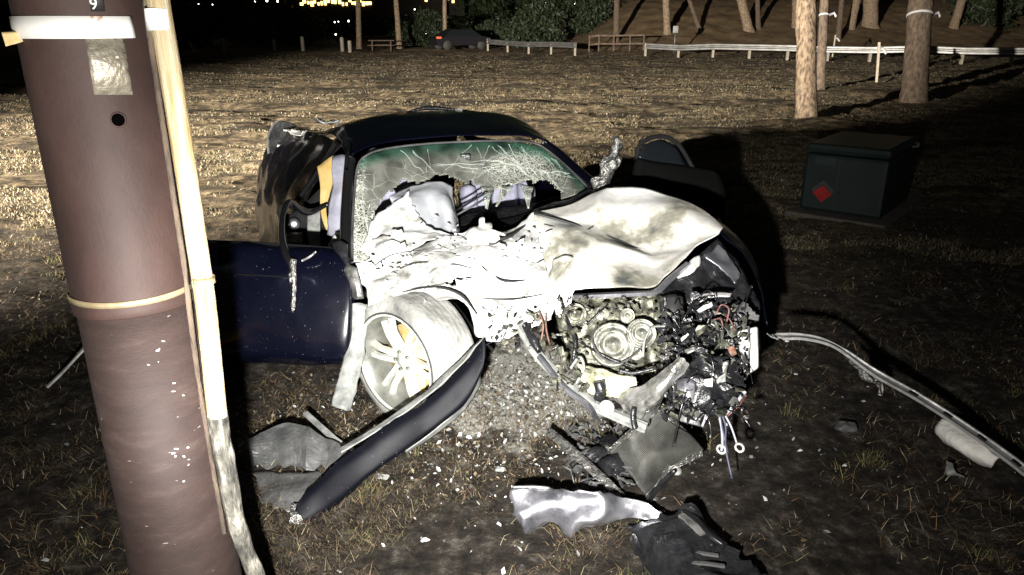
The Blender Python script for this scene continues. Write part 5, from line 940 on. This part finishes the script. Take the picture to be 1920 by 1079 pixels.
b = post_at(862, 82, 54); PC = thing('parked_car', b, 'dark parked car with a red tail light at the field edge', 'car')
pf = [(-2.1, .3), (-2.1, .8), (-1.5, .92), (-.9, 1.4), (.7, 1.42), (1.4, .95), (2.1, .85), (2.15, .3)]
V = [b + Vector((x_, y_ * (.85 if z < 1.2 else .65), z)) for y_ in (-1, 1) for (x_, z) in pf]
mesh_obj('body', V, [tuple(range(8)), tuple(range(15, 7, -1))] + [(i, 8 + i, 8 + (i + 1) % 8, (i + 1) % 8) for i in range(8)], 'car_grey', PC, smooth=False, bevel=.06)
mesh_obj('side_window', [b + Vector(p) for p in ((-1.2, -.84, .98), (-.8, -.70, 1.34), (.6, -.70, 1.35), (1.1, -.84, .98))], [(0, 1, 2, 3)], 'glass_dark', PC, smooth=False, solid=.02, offset=-1)
for sx in (-1.35, 1.35):
    for sy in (-.86, .7): MB().lathe([(.32, 0), (.33, .05), (.33, .15), (.2, .16), (.02, .16)], b + Vector((sx, sy, .33)), (0, 1, 0), 20).build('wheel', 'rubber', PC)
MB().box(b + Vector((-1.95, -.72, .84)), (.3, .3, .14)).build('tail_light', 'tail_red', PC, bevel=.02); MB().box(b + Vector((1.9, -.78, .7)), (.3, .2, .12)).build('headlight', 'bare_metal', PC, bevel=.02)
PC.rotation_euler = (0, 0, R(28))
# bushes along the dark edge
BUSH = [leaf_mesh('foliage', *leaf_cloud(4200, 2.2, 1.6, 1.5, .13, 40, 30 + s), 'leaf_bush') for s in range(3)]
for i, (px, t, sc, lab) in enumerate(((1000, 56, 1.15, 'large round dark bush behind the short guardrail'), (1100, 60, 1.0, 'dark bush between the short guardrail and the rail fence'), (930, 62, .9, 'low dark bush between parked car and large round bush'), (470, 60, 1.2, 'wide dark bush behind the middle bollards'), (345, 58, 1.3, 'tall dark bush beside the brown pole at field edge'), (560, 64, 1.1, 'dark bush below the lit windows'), (790, 62, 1.0, 'dark bush behind the leaning pale trunk'), (1850, 62, 1.5, 'big dark bush up the bank beyond the right pines'), (1880, 66, 1.6, 'dark leafy mass at the top of the bank'))):
    b = post_at(px, 80, t); T = thing('bush', b, lab, 'bush', 'bushes along the dark field edge'); o = child(BUSH[i % 3], 'foliage', T, (0, 0, 1.2 * sc)); o.scale = (sc, sc, sc * 1.1)
    MB().tube([b - Vector((0, 0, .1)), b + Vector((.1, 0, .7)), b + Vector((0, .1, 1.4))], [.09, .06, .03], 6).build('stem', 'bark_dark', T)
g = np.random.default_rng(5); Vs = []; Fs = []; n0 = 0
for i in range(46):
    px = -300 + 2600 * i / 45; t = 95 + 18 * g.random(); V, Fc = leaf_cloud(1300, 4.5, 2.5, 4.6, .5, 30, 100 + i); b = P(px, 60, t); b.z = float(H(b.x, b.y))
    if 545 < px < 900: V = V[V[:, 2].argsort()] if False else V * np.array([1, 1, .38]); off = 1.2
    else: off = 4.2
    Vs.append(V + np.array([b.x, b.y, b.z + off])); Fs.append(Fc + n0); n0 += len(V)
o = bpy.data.objects.new('far_wood', leaf_mesh('far_wood', np.concatenate(Vs), np.concatenate(Fs), 'leaf_dark')); COL.objects.link(o); tag(o, 'black far wood closing off the field', 'wood', kind='stuff')
b = post_at(640, 60, 118); BD = thing('lit_building', b, 'distant low building with a row of warm yellow lit windows', 'building')
MB().box(b + Vector((4, 4, 4.5)), (46, 7, 9)).build('wall', 'wall_far', BD, smooth=False); MB().box(b + Vector((4, 4, 9.2)), (47, 8, .4)).build('roof', 'wall_far', BD, smooth=False)
for i in range(22):
    px = 568 + i * 6.4 + random.uniform(-1, 1); w_ = random.uniform(.25, .5); 
    if i > 20: px = 820 + (i - 20) * 30
    q = P(px, random.uniform(1, 9), 118); MB().box(Vector((q.x, b.y + .46, q.z)), (w_, .1, random.uniform(.35, .8))).build('window', 'lit_window', BD, smooth=False)
for i in range(9):
    q = P(800 + i * 14, random.uniform(-6, 4), 118); MB().box(Vector((q.x, b.y + .46, q.z)), (.35, .1, .4)).build('window', 'lit_window', BD, smooth=False)
LP = [(386, 32, 78, .10), (372, 8, 90, .07), (340, 10, 90, .07), (398, 9, 90, .06), (598, 41, 80, .07), (627, 42, 80, .07), (634, 41, 80, .06), (653, 40, 80, .09), (777, 18, 85, .07), (1022, 6, 84, .09), (1077, 6, 84, .12), (799, 63, 70, .07), (629, 65, 70, .07), (500, 2, 90, .12), (478, 3, 90, .1), (520, 3, 90, .1)]
LLAB = {386: 'bright lone white lamp at field edge beside the brown pole', 1022: 'small white lamp above the large round dark bush', 1077: 'bright white lamp above the gap between the guardrails', 777: 'white lamp above the picnic table trunks', 799: 'low white lamp close beside the parked car', 653: 'low white lamp close beside the straight pale trunk'}
for (px, py, t, r) in LP:
    q = P(px, py, t); b = Vector((q.x, q.y + .5, float(H(q.x, q.y)))); hh = max(q.z, .8)
    S = thing('street_lamp', b, LLAB.get(px, 'small distant white lamp glowing in the dark wood' if py < 15 else 'small low white lamp in the dark below the lit windows'), 'lamp', 'distant lamps')
    MB().tube([b, b + Vector((0, 0, hh * .6)), b + Vector((0, 0, hh + .15)), Vector((q.x, q.y + .1, hh + .12))], .05, 6).build('lamp_post', 'plain_black', S)
    MB().lathe([(r * .5, r), (r, r * .4), (r, -r * .4), (r * .5, -r)], Vector((q.x, q.y, hh)), (0, 0, 1), 10).build('lamp_head', 'lit_white', S)
